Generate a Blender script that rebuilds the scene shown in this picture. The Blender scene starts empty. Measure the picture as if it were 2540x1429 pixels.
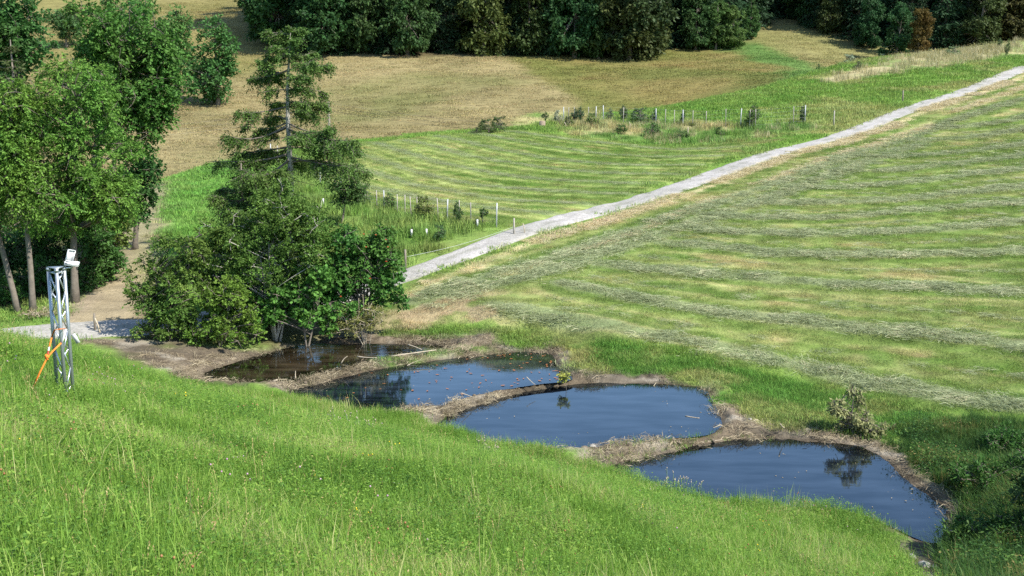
import bpy, math, random
import numpy as np

# ------------------------------------------------------------------ camera, sky, sun, exposure
scene = bpy.context.scene
EYE = np.array([0.0, 0.0, 9.0]); PITCH = math.radians(10.0); FPX = 2723.0
cam_data = bpy.data.cameras.new('camera'); cam = bpy.data.objects.new('camera', cam_data)
scene.collection.objects.link(cam); scene.camera = cam
cam_data.sensor_width = 36.0; cam_data.lens = 36.0 * FPX / 2540.0
cam_data.clip_start = 0.1; cam_data.clip_end = 3000.0
cam.location = EYE; cam.rotation_euler = (math.radians(90) - PITCH, 0, 0)

SUN_AZ, SUN_EL = math.radians(124.0), math.radians(47.0)     # clockwise from the view direction
world = bpy.data.worlds.new('World'); scene.world = world; world.use_nodes = True
wn = world.node_tree; wn.nodes.clear()
sky = wn.nodes.new('ShaderNodeTexSky'); sky.sky_type = 'NISHITA'; sky.sun_disc = False
sky.sun_elevation = SUN_EL; sky.sun_rotation = SUN_AZ; sky.altitude = 800; sky.air_density = 1.15; sky.dust_density = 0.35; sky.ozone_density = 2.5
bg = wn.nodes.new('ShaderNodeBackground'); bg.inputs['Strength'].default_value = 0.15
wo = wn.nodes.new('ShaderNodeOutputWorld')
wn.links.new(sky.outputs[0], bg.inputs['Color']); wn.links.new(bg.outputs[0], wo.inputs['Surface'])
sun_data = bpy.data.lights.new('sun', 'SUN'); sun = bpy.data.objects.new('sun', sun_data)
sun_data.energy = 5.0; sun_data.angle = math.radians(0.53); sun_data.color = (1.0, 0.955, 0.88)
scene.collection.objects.link(sun)
sun.rotation_euler = (math.radians(90) - SUN_EL, 0, math.radians(180) - SUN_AZ); sun.location = (40, 0, 40)
scene.view_settings.view_transform = 'Standard'; scene.view_settings.look = 'None'
scene.view_settings.exposure = 0.74; scene.view_settings.gamma = 1.0; scene.view_settings.use_curve_mapping = False
scene.cycles.max_bounces = 4; scene.cycles.diffuse_bounces = 2; scene.cycles.glossy_bounces = 2
scene.cycles.transmission_bounces = 4; scene.cycles.transparent_max_bounces = 8
scene.cycles.use_denoising = False

RNG = np.random.default_rng(7)
ROOT = scene.collection

# ------------------------------------------------------------------ small maths helpers
def ray(px, py):
    u = (px - 1270.0) / FPX; v = (714.5 - py) / FPX
    return np.array([u, math.cos(PITCH) + v * math.sin(PITCH), v * math.cos(PITCH) - math.sin(PITCH)])

def along(px, py, Y):
    """the surveyed point seen at (px, py) that stands Y metres ahead"""
    d = ray(px, py); return EYE + d * (Y / d[1])

def at_level(px, py, z):
    d = ray(px, py); return EYE + d * ((z - EYE[2]) / d[2])

def sstep(a, b, x):
    t = np.clip((x - a) / (b - a), 0, 1); return t * t * (3 - 2 * t)

_perm = np.random.default_rng(3).random((256, 256))
def vnoise(x, y):
    xi = np.floor(x).astype(int); yi = np.floor(y).astype(int)
    fx = x - xi; fy = y - yi; fx = fx * fx * (3 - 2 * fx); fy = fy * fy * (3 - 2 * fy)
    g = lambda i, j: _perm[i & 255, j & 255]
    return (g(xi, yi) * (1 - fx) + g(xi + 1, yi) * fx) * (1 - fy) + (g(xi, yi + 1) * (1 - fx) + g(xi + 1, yi + 1) * fx) * fy
def fbm(x, y, s, o=4):
    r = 0; a = 0.5; x = x / s; y = y / s
    for k in range(o):
        r = r + a * vnoise(x + 17.3 * k, y - 9.1 * k); x = x * 2.03; y = y * 2.03; a *= 0.5
    return r / (1 - 0.5 ** o)

def poly_sdf(poly, x, y):
    """signed distance, negative inside"""
    poly = np.asarray(poly)[:, :2]; n = len(poly)
    d2 = np.full(x.shape, 1e18); inside = np.zeros(x.shape, bool)
    for i in range(n):
        ax, ay = poly[i]; bx, by = poly[(i + 1) % n]
        ex, ey = bx - ax, by - ay; L = ex * ex + ey * ey + 1e-12
        t = np.clip(((x - ax) * ex + (y - ay) * ey) / L, 0, 1)
        d2 = np.minimum(d2, (x - ax - t * ex) ** 2 + (y - ay - t * ey) ** 2)
        c = (ay > y) != (by > y)
        with np.errstate(divide='ignore', invalid='ignore'):
            xs = ax + (y - ay) * ex / (ey if ey != 0 else 1e-12)
        inside ^= c & (x < xs)
    d = np.sqrt(d2); return np.where(inside, -d, d)

def line_dist(pts, x, y):
    pts = np.asarray(pts)[:, :2]; d2 = np.full(x.shape, 1e18)
    for i in range(len(pts) - 1):
        ax, ay = pts[i]; bx, by = pts[i + 1]; ex, ey = bx - ax, by - ay
        t = np.clip(((x - ax) * ex + (y - ay) * ey) / (ex * ex + ey * ey + 1e-12), 0, 1)
        d2 = np.minimum(d2, (x - ax - t * ex) ** 2 + (y - ay - t * ey) ** 2)
    return np.sqrt(d2)

def smooth_line(pts, n=8, closed=False):
    """Catmull-Rom through points"""
    P = [np.asarray(p, float) for p in pts]; out = []
    m = len(P); rng_ = range(m if closed else m - 1)
    for i in rng_:
        if closed: p0, p1, p2, p3 = P[(i - 1) % m], P[i], P[(i + 1) % m], P[(i + 2) % m]
        else: p0, p1, p2, p3 = P[max(i - 1, 0)], P[i], P[i + 1], P[min(i + 2, m - 1)]
        for k in range(n):
            t = k / n
            out.append(0.5 * (2 * p1 + (p2 - p0) * t + (2 * p0 - 5 * p1 + 4 * p2 - p3) * t * t + (3 * p1 - p0 - 3 * p2 + p3) * t ** 3))
    if not closed: out.append(P[-1])
    return np.array(out)

# ------------------------------------------------------------------ terrain heights
# surveyed ground points (sight x, sight y, metres ahead)
SURVEY = [
    # grassy slope below the viewpoint
    (0, 1460, 5.2), (600, 1470, 6.3), (1270, 1470, 8.0), (1600, 1429, 9.8), (1900, 1429, 11.8), (2180, 1429, 13.6),
    (0, 1100, 8.5), (600, 1200, 9.5), (1270, 1200, 12.2), (1800, 1330, 14.2), (160, 1004, 11.3), (900, 1130, 13.0),
    (0, 856, 14.6), (200, 915, 14.8), (300, 955, 14.8), (700, 1060, 15.8), (1100, 1132, 16.8), (1500, 1215, 17.6), (-300, 830, 13), (900, 1086, 16.4), (1300, 1174, 17.2), (500, 1010, 15.2),
    # right hand bank
    (2540, 1250, 16.8), (2480, 1429, 14.9), (2540, 1080, 21.5), (2850, 1250, 16.5),
    # beyond the ponds, field up to the track
    (1240, 815, 29.6), (1400, 845, 28.6), (1770, 955, 26.3), (2000, 1005, 24.6), (2250, 1060, 22.6),
    (2540, 900, 26.0), (2540, 600, 38.0), (2540, 350, 60.0), (2000, 600, 38.0), (1600, 640, 36.6), (2000, 800, 30.2),
    (3100, 600, 38.0), (3100, 300, 60), (3100, 1000, 22),
    # upper field
    (1240, 568, 40.0), (1270, 315, 75.0), (1050, 332, 71.5), (880, 352, 68.0), (1050, 450, 52.0), (1270, 420, 55.0), (780, 445, 52.0), (1700, 360, 64.0),
    (1000, 560, 41.0),
    # crest with hedge and dry grass
    (1400, 288, 76.0), (1600, 265, 81.0), (1800, 232, 88.0), (2000, 200, 95.0), (2100, 178, 103.0), (2320, 140, 110.0), (2540, 100, 115.0), (2900, 60, 125.0),
    # left hand slope
    (450, 440, 62.0), (530, 410, 64.0), (400, 600, 42.0), (330, 680, 36.0), (300, 750, 32.3), (150, 775, 31.0), (640, 395, 62.0),
    (600, 650, 37.5), (800, 600, 40.0), (50, 790, 31.0), (-150, 800, 31.0),
    # left dirt flat
    (300, 860, 28.0), (200, 840, 28.5), (450, 870, 27.9), (700, 838, 28.6), (380, 800, 29.9), (100, 818, 29.0),
    # far hillside
    (900, 335, 113.0), (400, 440, 100.0), (640, 390, 104.0), (1400, 250, 130.0), (1250, 150, 160.0), (900, 125, 158.0), (1600, 158, 155.0),
    (600, 10, 200.0), (300, 20, 200.0), (0, 100, 170.0), (500, 200, 145.0), (500, 300, 122.0), (200, 300, 122.0), (100, 20, 200.0),
    (1880, 90, 172.0), (1960, 103, 168.0), (2040, 138, 158.0), (1700, 125, 166.0), (2090, 160, 150.0), (1900, 190, 137.0), (1700, 215, 131.0), (1980, 160, 147.0), (1800, 160, 150.0),
    (680, 110, 163.0), (1100, 250, 132.0), (800, 250, 132.0),
]
CTRL = [tuple(along(*s)) for s in SURVEY]
# hidden or out of view ground
CTRL += [(0, 0, 7.35), (-7, 0, 7.7), (8, 0, 6.7), (0, -20, 9.5), (-25, -20, 10), (25, -20, 8.5), (-60, 10, 8), (60, 10, 4),
         (12.0, 100, 5.2), (-2, 92, 3.2), (-13, 90, 1.6), (-22, 82, 0.6), (22, 112, 6.8), (45, 138, 10.2), (62, 150, 11.0),
         (-25, 48, 2.6), (-30, 62, 1.6), (-60, 60, 2), (-40, 32, 2.8), (-17, 22, 3.2), (-30, 18, 4.5),
         (0, 185, 22), (40, 190, 23), (80, 185, 22), (-40, 190, 24), (0, 260, 46), (-90, 260, 50), (90, 260, 44), (180, 200, 24), (-160, 180, 20), (160, 110, 22), (-100, 110, 4),
         (0, 420, 80), (-250, 400, 80), (250, 400, 80), (0, -200, 30), (-200, 0, 20), (220, 20, 30)]
# the straight track: two ends, level across
TRACK_A = np.array([-3.5, 35.0, 9 - 5.85]); TRACK_B = np.array([45.5, 97.5, 9 + 2.55])
TDIR = (TRACK_B - TRACK_A); TN = np.array([TDIR[1], -TDIR[0], 0]) / math.hypot(TDIR[0], TDIR[1])
for t in (0, 0.18, 0.36, 0.55, 0.75, 1.0, 1.2):
    for s in (-1.7, 1.7):
        CTRL.append(tuple(TRACK_A + TDIR * t + TN * s))
WATER = {'a': 9 - 6.80, 'b': 9 - 6.88, 'c': 9 - 7.00, 'd': 9 - 7.15}
SHORE = {
    'a': [(500, 930), (560, 908), (640, 882), (720, 861), (800, 852), (900, 853), (1000, 855), (1080, 857), (1150, 866), (1090, 875), (1000, 886), (920, 902), (850, 919), (780, 938), (720, 951), (660, 952), (580, 946)],
    'b': [(715, 970), (790, 952), (870, 932), (960, 913), (1060, 899), (1150, 888), (1240, 877), (1310, 873), (1370, 880), (1385, 905), (1414, 925), (1412, 940), (1380, 948), (1300, 957), (1220, 970), (1150, 990), (1080, 1012), (1000, 1024), (930, 1032), (870, 1022), (790, 1006), (730, 988)],
    'c': [(1085, 1052), (1140, 1018), (1200, 1000), (1290, 976), (1380, 960), (1480, 950), (1600, 952), (1700, 957), (1742, 968), (1765, 1000), (1782, 1035), (1786, 1060), (1740, 1078), (1650, 1088), (1560, 1100), (1480, 1112), (1400, 1120), (1300, 1115), (1190, 1095)],
    'd': [(1478, 1172), (1550, 1148), (1640, 1127), (1740, 1103), (1830, 1094), (1920, 1088), (2000, 1095), (2060, 1100), (2140, 1112), (2200, 1150), (2240, 1182), (2290, 1222), (2340, 1262), (2349, 1300), (2325, 1340), (2280, 1338), (2215, 1310), (2140, 1280), (2060, 1262), (1960, 1262), (1850, 1254), (1740, 1247), (1680, 1228), (1590, 1200)],
}
POND = {}
for k in 'abcd':
    P = smooth_line([at_level(px, py, WATER[k]) for px, py in SHORE[k]], 4, True)
    jit = 0.10 * (fbm(P[:, 0] * 3 + 5, P[:, 1] * 3, 1.0) - 0.5)
    c = P[:, :2].mean(0); v = P[:, :2] - c; v /= np.linalg.norm(v, axis=1)[:, None]
    P[:, :2] += v * jit[:, None] * 2
    POND[k] = P
    for p in P[::8]: CTRL.append((p[0], p[1], WATER[k] + 0.05))
CTRL = np.array(CTRL)

def _tps(r2): return np.where(r2 > 1e-12, 0.5 * r2 * np.log(np.maximum(r2, 1e-12)), 0)
_c = CTRL[:, :2]; _n = len(_c)
_K = _tps(((_c[:, None] - _c[None]) ** 2).sum(-1)) + np.eye(_n) * 0.25
_Pm = np.hstack([np.ones((_n, 1)), _c])
_M = np.vstack([np.hstack([_K, _Pm]), np.hstack([_Pm.T, np.zeros((3, 3))])])
_W = np.linalg.solve(_M, np.concatenate([CTRL[:, 2], np.zeros(3)]))
def base_height(x, y):
    x = np.atleast_1d(np.asarray(x, float)); y = np.atleast_1d(np.asarray(y, float)); out = np.empty(x.shape)
    xf, yf, of = x.ravel(), y.ravel(), out.ravel()
    for i in range(0, len(xf), 20000):
        a, b = xf[i:i + 20000], yf[i:i + 20000]
        r2 = (a[:, None] - _c[None, :, 0]) ** 2 + (b[:, None] - _c[None, :, 1]) ** 2
        of[i:i + 20000] = _tps(r2) @ _W[:_n] + _W[_n] + _W[_n + 1] * a + _W[_n + 2] * b
    return of.reshape(x.shape)

_ts = np.geomspace(2.5, 420, 1600)
def ground_at(px, py):
    """where the sight line meets the (smooth) ground"""
    d = ray(px, py); d = d / d[1]
    P = EYE[None] + _ts[:, None] * d[None]
    below = P[:, 2] < base_height(P[:, 0], P[:, 1])
    i = int(np.argmax(below)) if below.any() else len(_ts) - 1
    a, b = _ts[max(i - 1, 0)], _ts[i]
    t = np.linspace(a, b, 24); Q = EYE[None] + t[:, None] * d[None]
    h = base_height(Q[:, 0], Q[:, 1]); j = int(np.argmin(np.abs(Q[:, 2] - h)))
    return Q[j]
def ground_line(pts, n=6): return smooth_line([ground_at(*p) for p in pts], n)

# windrows of cut hay (sight lines walked on the ground)
HAY_LOW = [ground_line(l) for l in (
    [(1230, 762), (1400, 788), (1600, 828), (1800, 868), (2000, 915), (2200, 958), (2400, 992), (2600, 1022)],
    [(1400, 705), (1500, 727), (1700, 762), (1900, 790), (2100, 812), (2300, 832), (2600, 868)],
    [(1480, 655), (1700, 678), (1900, 692), (2100, 706), (2300, 716), (2600, 728)],
    [(1650, 603), (1800, 617), (1950, 630), (2150, 634), (2350, 630), (2600, 624)],
    [(1700, 567), (1850, 580), (2050, 583), (2250, 575), (2600, 545)],
    [(1750, 535), (1900, 543), (2100, 538), (2300, 520), (2600, 500)],
    [(1850, 500), (2000, 505), (2200, 498), (2600, 458)],
    [(1950, 465), (2100, 466), (2300, 448), (2600, 408)],
    [(2050, 425), (2200, 424), (2400, 402), (2600, 372)],
    [(2130, 390), (2300, 384), (2600, 338)],
    [(2220, 350), (2400, 338), (2600, 302)],
    [(2300, 315), (2450, 302), (2600, 270)],
    [(1030, 748), (1270, 672), (1600, 565), (2000, 428), (2300, 322), (2600, 222)],
    [(1060, 765), (1300, 690), (1550, 612), (1800, 530), (2050, 440), (2300, 350)],
)]
HAY_UP = [ground_line(l) for l in (
    [(1262, 324), (1400, 342), (1550, 360), (1700, 372), (1850, 364)],
    [(1175, 328), (1300, 352), (1450, 376), (1600, 390), (1790, 388)],
    [(1085, 336), (1200, 362), (1350, 392), (1500, 408), (1735, 411)],
    [(1000, 346), (1120, 376), (1260, 404), (1420, 426), (1680, 434)],
    [(925, 354), (1040, 390), (1180, 422), (1330, 445), (1620, 458)],
    [(870, 375), (980, 412), (1120, 448), (1270, 470), (1560, 482)],
    [(860, 412), (980, 447), (1120, 478), (1280, 500), (1490, 508)],
    [(880, 455), (1000, 483), (1140, 508), (1300, 528), (1430, 530)],
)]
# track centre line with its bend down to the left behind the bushes
_left = [at_level(px, py, z) for px, py, z in ((-250, 822, 2.65), (-60, 822, 2.68), (100, 817, 2.72), (260, 806, 2.76), (400, 792, 2.82))]
TRACK = smooth_line(_left + [np.array([-7.6, 32.2, 3.0]), TRACK_A + TDIR * 0.03] + [TRACK_A + TDIR * t for t in np.linspace(0.1, 1.25, 14)], 8)
MUD_FLAT = [ground_at(*p) for p in ((150, 832), (300, 842), (430, 850), (560, 852), (700, 842), (800, 834), (900, 826), (1060, 822), (1238, 812), (1230, 850), (1400, 856))] + \
           [at_level(px, py, 2.2) for px, py in ((1400, 868), (1240, 868), (1100, 875), (700, 960), (560, 960), (430, 940), (250, 890), (120, 850))]
PATH = ground_line([(250, 800), (285, 760), (305, 715), (320, 670), (335, 625), (345, 585), (360, 530), (385, 460)])

def terrain(x, y, fine=True):
    h = base_height(x, y)
    # track bed
    dt = line_dist(TRACK, x, y)
    # ponds: banks, dams, beds
    num = np.zeros(x.shape); den = np.zeros(x.shape); dmin = np.full(x.shape, 99.0); bed = np.full(x.shape, 99.0)
    near = (y > 10) & (y < 36) & (np.abs(x) < 16)
    if near.any():
        xs, ys = x[near], y[near]
        nu = np.zeros(xs.shape); de = np.zeros(xs.shape); dm = np.full(xs.shape, 99.0); be = np.full(xs.shape, 99.0)
        ds = np.stack([poly_sdf(POND[k], xs, ys) for k in 'abcd']); second = np.sort(ds, 0)[1]
        dam = 1 - sstep(.7, 2.0, second)
        for d, k in zip(ds, 'abcd'):
            be = np.where(d < 0, WATER[k] - np.minimum(0.45, -d * 0.5) - 0.005, be)
            dd = np.maximum(d, 0.02)
            g = WATER[k] + (.04 + .07 * dam) * sstep(0, 0.30, dd) + 0.06 * np.minimum(dd, 2)
            w = 1 / dd ** 2; nu += g * w; de += w; dm = np.minimum(dm, d)
        lump = ((fbm(xs, ys, 0.30, 4) - 0.5) * 0.20 + (fbm(xs + 50, ys, .11, 2) - .5) * .10) * sstep(0.0, 0.25, dm) * (1 - sstep(0.5, 1.4, dm))
        hb = nu / de + lump
        s = sstep(0.25, 1.9, dm)
        hh = hb * (1 - s) + h[near] * s
        hh = np.where(be < 50, be, hh)
        h = h.copy(); h[near] = hh
    if fine:
        far = sstep(50, 130, np.hypot(x, y))
        h = h + (fbm(x, y, 1.3, 4) - 0.5) * 0.10 * np.clip(np.where(dt < 2.6, 0.2, 1), 0, 1) * (1 - sstep(0.0, 0.01, -np.where(near, 0, 0))) * np.where(bed < 50, 0, 1)
        h = h + ((fbm(x, y, 14, 3) - 0.5) * 1.0 + (fbm(x + 31, y - 12, 34, 2) - .5) * 3.2) * far
    return h

# ------------------------------------------------------------------ zones of the ground
def px_poly(pts): return np.array([ground_at(*p) for p in pts])
Z_LOW = px_poly([(985, 735), (1010, 705), (1150, 660), (1400, 575), (1700, 470), (2000, 362), (2300, 250), (2600, 150), (3000, 150), (3000, 1030), (2600, 1040), (2400, 1010), (2200, 985), (2000, 940), (1800, 893), (1600, 855), (1450, 832), (1300, 800), (1180, 790), (1080, 800), (985, 800)])
Z_UP = px_poly([(860, 356), (1050, 336), (1270, 318), (1400, 334), (1560, 352), (1700, 361), (1850, 350), (1960, 342), (1800, 398), (1600, 470), (1400, 540), (1290, 570), (1235, 566), (1110, 548), (950, 518), (850, 480), (780, 442), (800, 380)])
Z_HEDGE = px_poly([(1270, 312), (1330, 296), (1400, 287), (1500, 286), (1620, 292), (1800, 305), (1990, 302), (2060, 312), (1900, 340), (1820, 350), (1700, 358), (1560, 350), (1420, 332)])
Z_NEARHEDGE = px_poly([(640, 400), (760, 425), (850, 470), (950, 512), (1110, 545), (1240, 566), (1280, 585), (1160, 628), (1010, 668), (900, 690), (800, 690), (700, 640), (600, 520)])
Z_DRY = px_poly([(2030, 198), (2130, 180), (2320, 142), (2560, 98), (2900, 50), (2900, 88), (2540, 134), (2330, 174), (2180, 191), (2060, 204)])
Z_ROUGH = px_poly([(1240, 810), (1330, 800), (1450, 835), (1600, 860), (1800, 900), (2000, 950), (2200, 1000), (2400, 1040), (2700, 1080), (2700, 1120), (2400, 1100), (2250, 1075), (2180, 1100)]) 
Z_ROUGH = np.vstack([Z_ROUGH, [at_level(px, py, 2.0) for px, py in ((2100, 1100), (1960, 1085), (1800, 1085), (1790, 1040), (1760, 985), (1720, 958), (1480, 948), (1410, 935), (1380, 880))]])
Z_RIGHTBANK = np.array([at_level(px, py, 2.0) for px, py in ((2200, 1120), (2250, 1060))] + [ground_at(2420, 1040), ground_at(2700, 1060), ground_at(3000, 1200), ground_at(3000, 1500), ground_at(2600, 1600)] + [at_level(px, py, 1.9) for px, py in ((2300, 1480), (2310, 1400), (2335, 1345), (2350, 1300), (2340, 1260))])
Z_MEADOW = np.vstack([[at_level(px, py, z) for px, py, z in ((-900, 850, 3.2), (-200, 828, 2.6), (150, 848, 2.55), (300, 895, 2.4), (450, 938, 2.3), (600, 960, 2.25), (720, 985, 2.2), (870, 1028, 2.12), (1000, 1046, 2.1), (1100, 1062, 2.05), (1300, 1118, 2.0), (1420, 1140, 1.97), (1500, 1180, 1.9), (1600, 1206, 1.85), (1680, 1234, 1.85), (1740, 1252, 1.85), (1850, 1260, 1.85), (1960, 1268, 1.85), (2060, 1268, 1.85), (2140, 1286, 1.85), (2215, 1318, 1.85), (2240, 1360, 1.85), (2230, 1429, 1.9), (2240, 1560, 1.9))], [(9, 2, 0), (9, -9, 0), (-14, -9, 0), (-30, 10, 0)]])
OUTLET = np.array([at_level(px, py, 1.9) for px, py in ((2200, 1330), (2335, 1345), (2345, 1400), (2370, 1470), (2345, 1560), (2245, 1560), (2235, 1470), (2225, 1400))])
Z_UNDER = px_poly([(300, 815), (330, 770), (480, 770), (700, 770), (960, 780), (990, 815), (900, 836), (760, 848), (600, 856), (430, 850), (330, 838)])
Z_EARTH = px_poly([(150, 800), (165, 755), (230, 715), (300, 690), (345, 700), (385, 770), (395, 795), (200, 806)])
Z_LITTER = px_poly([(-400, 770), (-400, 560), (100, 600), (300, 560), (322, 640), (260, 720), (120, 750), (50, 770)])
Z_LEFTSLOPE = px_poly([(385, 446), (450, 436), (540, 402), (640, 395), (700, 470), (720, 640), (600, 690), (420, 690), (350, 650), (340, 600), (352, 530)])
FAR_Y = 84.0
PAST_EDGE = np.array([ground_at(*p) for p in ((1262, 160), (1300, 190), (1360, 225), (1420, 252))])

GULLY = np.array([ground_at(*q_) for q_ in ((1862, 112), (1900, 135), (1950, 158), (2000, 178), (2060, 192))])
def zones(x, y):
    n1 = (fbm(x, y, 0.9, 3) - 0.5); n2 = fbm(x + 40, y, 5.0, 3) - 0.5
    sd = lambda P, w, j=0.3: 1 - sstep(-w, w, poly_sdf(P, x, y) + n1 * j * 2)
    z = {}
    r = np.hypot(x, y)
    z['n1'], z['n2'] = n1, n2
    z['meadow'] = sd(Z_MEADOW, 0.25, 0.35)
    z['low'] = sd(Z_LOW, 0.25, 0.4); z['up'] = sd(Z_UP, 0.4, 0.3)
    z['hedge'] = sd(Z_HEDGE, 0.5, 0.4); z['near_hedge'] = sd(Z_NEARHEDGE, 0.5, 0.4)
    z['dry'] = sd(Z_DRY, 0.7, 1.0); z['rough'] = sd(Z_ROUGH, 0.3, 0.4); z['bank'] = sd(Z_RIGHTBANK, 0.3, 0.3)
    z['slope'] = sd(Z_LEFTSLOPE, 0.6, 0.6)
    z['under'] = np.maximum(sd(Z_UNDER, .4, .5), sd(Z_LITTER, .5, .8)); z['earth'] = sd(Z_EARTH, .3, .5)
    z['dtrack'] = line_dist(TRACK, x, y)
    dm = np.full(x.shape, 99.0); near = (y > 12) & (y < 34) & (np.abs(x) < 15)
    if near.any():
        for k in 'abcd': dm[near] = np.minimum(dm[near], poly_sdf(POND[k], x[near], y[near]))
    z['dpond'] = dm
    out = sd(OUTLET, .12, .25); z['meadow'] = z['meadow'] * (1 - out); z['bank'] = z['bank'] * (1 - out)
    z['mud'] = np.max([1 - sstep(0.1, 0.5, dm - .15 + n1 * 1.3 + n2 * .8), sd(MUD_FLAT, 0.25, 0.5), out], 0)
    z['path'] = 1 - sstep(0.5, 1.3, line_dist(PATH, x, y) + n1 * 0.8)
    lo = np.full(x.shape, 99.0); up = np.full(x.shape, 99.0)
    m = (z['low'] > 0.01)
    if m.any():
        for l in HAY_LOW: lo[m] = np.minimum(lo[m], line_dist(l, x[m], y[m]))
        rel = np.stack([line_dist(l, x[m], y[m]) for l in HAY_LOW]); z['ilow'] = np.zeros(x.shape); z['ilow'][m] = np.argmin(rel, 0)
    m = (z['up'] > 0.01)
    if m.any():
        for l in HAY_UP: up[m] = np.minimum(up[m], line_dist(l, x[m], y[m]))
    z['hlow'], z['hup'] = lo, up
    z['far'] = sstep(FAR_Y - 1, FAR_Y + 1, np.where((x > 12) , y - (x - 12) * 0.55 - 8, y))
    return z

def mixc(c, w, new):
    return c * (1 - w[:, None]) + np.asarray(new)[None] * w[:, None] if np.ndim(new) == 1 else c * (1 - w[:, None]) + new * w[:, None]
def lerp3(a, b, t): return np.asarray(a)[None] * (1 - t[:, None]) + np.asarray(b)[None] * t[:, None]

def ground_colour(x, y):
    z = zones(x, y); n1, n2 = z['n1'], z['n2']
    n = lambda s, o=3: fbm(x + 3.1 * s, y - 1.7 * s, s, o)
    one = np.ones(x.shape)
    c = lerp3((.11, .21, .032), (.19, .27, .06), np.clip(n(2.2), 0, 1))
    c = mixc(c, sstep(.55, .75, n(4.5)) * .6 * sstep(45, 60, y), (.30, .28, .11))
    # far hillside: dry meadow, greener pasture to the right
    t = sstep(.25, .75, n(9.0)); dry = lerp3((.20, .168, .075), (.27, .222, .105), t)
    grn = sstep(.42, .7, n(16.0, 4)); dry = mixc(dry, grn * .7, (.155, .16, .055))
    side = sstep(-1.5, 1.5, (x - np.interp(y, PAST_EDGE[::-1, 1], PAST_EDGE[::-1, 0])) + n1 * 2)
    past = lerp3((.14, .145, .04), (.21, .17, .06), sstep(.35, .7, n(11.0)))
    past = mixc(past, sstep(20, 60, x) * sstep(.34, .58, n(13)), (.125, .19, .05))
    gl = line_dist(GULLY, x, y); past = mixc(past, sstep(30, 44, x) * .75, lerp3((.20, .18, .07), (.27, .225, .105), n(6.0))); past = mixc(past, (1 - sstep(1.5, 5.5, gl + n2 * 6)) * .85, (.085, .175, .04))
    hill = mixc(dry, side, past)
    up_l = sstep(148, 156, y) * (1 - sstep(-38, -30, x)); hill = mixc(hill, up_l * .6, (.20, .175, .06))
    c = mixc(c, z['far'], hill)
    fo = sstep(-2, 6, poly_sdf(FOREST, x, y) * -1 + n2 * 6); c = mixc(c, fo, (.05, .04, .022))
    # green slope and hedge strips
    c = mixc(c, z['slope'], lerp3((.10, .24, .035), (.16, .27, .06), n(1.6)))
    c = mixc(c, z['near_hedge'], lerp3((.09, .20, .03), (.20, .25, .07), n(1.2)))
    c = mixc(c, z['hedge'], lerp3((.12, .21, .045), (.32, .29, .13), sstep(.4, .65, n(2.4))))
    c = mixc(c, z['dry'], lerp3((.42, .36, .19), (.20, .25, .08), sstep(.42, .68, n(3.4))))
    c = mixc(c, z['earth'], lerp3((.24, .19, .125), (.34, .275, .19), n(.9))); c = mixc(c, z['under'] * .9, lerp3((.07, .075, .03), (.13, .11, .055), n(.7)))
    # mown fields
    stub = lerp3((.14, .205, .05), (.265, .255, .10), sstep(.25, .75, .5 * n(1.4) + .5 * n(.45)))
    stub = mixc(stub, sstep(.52, .72, n(3.0)) * .8, (.10, .17, .028))
    stub = mixc(stub, sstep(.60, .75, fbm(x * .8 + 90, y, 2.0, 3)) * .8, (.38, .30, .14))
    def bands(h, w):
        g = sstep(1.35 * w, 1.7 * w, h + n1 * .5) * (1 - sstep(2.2 * w, 2.7 * w, h + n1 * .5))
        k = 1 - sstep(.25 * w, .5 * w, h + n1 * .3)
        return g, k
    for key, hk, w in (('low', 'hlow', 1.0), ('up', 'hup', 0.72)):
        g, k = bands(z[hk], w)
        st = .6 * vnoise(z[hk] * 2.6 + z.get('ilow', np.zeros(x.shape)) * 13.7 + n1 * 1.2, x * .16 + y * .05) + .4 * vnoise(z[hk] * 5.5 + 40 + n1, x * .3)
        s2 = mixc(stub, (1 - sstep(w, 1.5 * w, z[hk] + n1 * .5)) * (.85 if key == 'up' else .6), (.33, .385, .12) if key == 'up' else (.25, .30, .09))
        s2 = mixc(s2, g * (.8 if key == 'up' else .45), (.12, .20, .035)); s2 = mixc(s2, sstep(.55, .75, st) * .65, (.13, .20, .04)); s2 = mixc(s2, sstep(.42, .2, st) * .6 if False else (1 - sstep(.22, .4, st)) * .6, (.40, .36, .16))
        s2 = mixc(s2, sstep(.35 * w, .5 * w, z[hk] + n1 * .15) * (1 - sstep(.7 * w, .95 * w, z[hk] + n1 * .15)) * .65, (.09, .155, .028)); s2 = mixc(s2, k * .7, (.20, .235, .12))
        c = mixc(c, z[key], s2)
    # straw beside the track
    side_d = (x - TRACK_A[0]) * TN[0] + (y - TRACK_A[1]) * TN[1]
    straw = sstep(1.0, 1.4, side_d) * (1 - sstep(1.4, 2.0, side_d + n1 * 1.2)) * sstep(.2, .4, n(3.0)) * (y > 33.0)
    straw = np.maximum(straw, .7 * sstep(2.9, 3.2, side_d + n1 * .6) * (1 - sstep(3.3, 3.8, side_d + n1 * .6)) * sstep(.45, .55, n(4.0)) * (y > 34))
    z['straw'] = straw
    c = mixc(c, straw, (.52, .44, .24))
    bare = sstep(.45, .6, n(.8)) * (1 - sstep(.6, 1.3, np.hypot((x + 1.8) / 2.2, (y - 31.3) / 1.6))); c = mixc(c, bare, (.36, .29, .16))
    # around the ponds
    c = mixc(c, z['rough'], lerp3((.09, .19, .03), (.24, .25, .08), sstep(.35, .7, n(.9))))
    c = mixc(c, z['bank'], (.05, .09, .02)); c = mixc(c, z['meadow'], (.07, .13, .02))
    mud = lerp3((.105, .082, .055), (.20, .16, .11), sstep(.3, .7, n(.6, 4)))
    mud = mixc(mud, sstep(.56, .72, fbm(x * .7 + 11, y * 1.4, .8, 4)) * .7, (.36, .32, .25))
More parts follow.
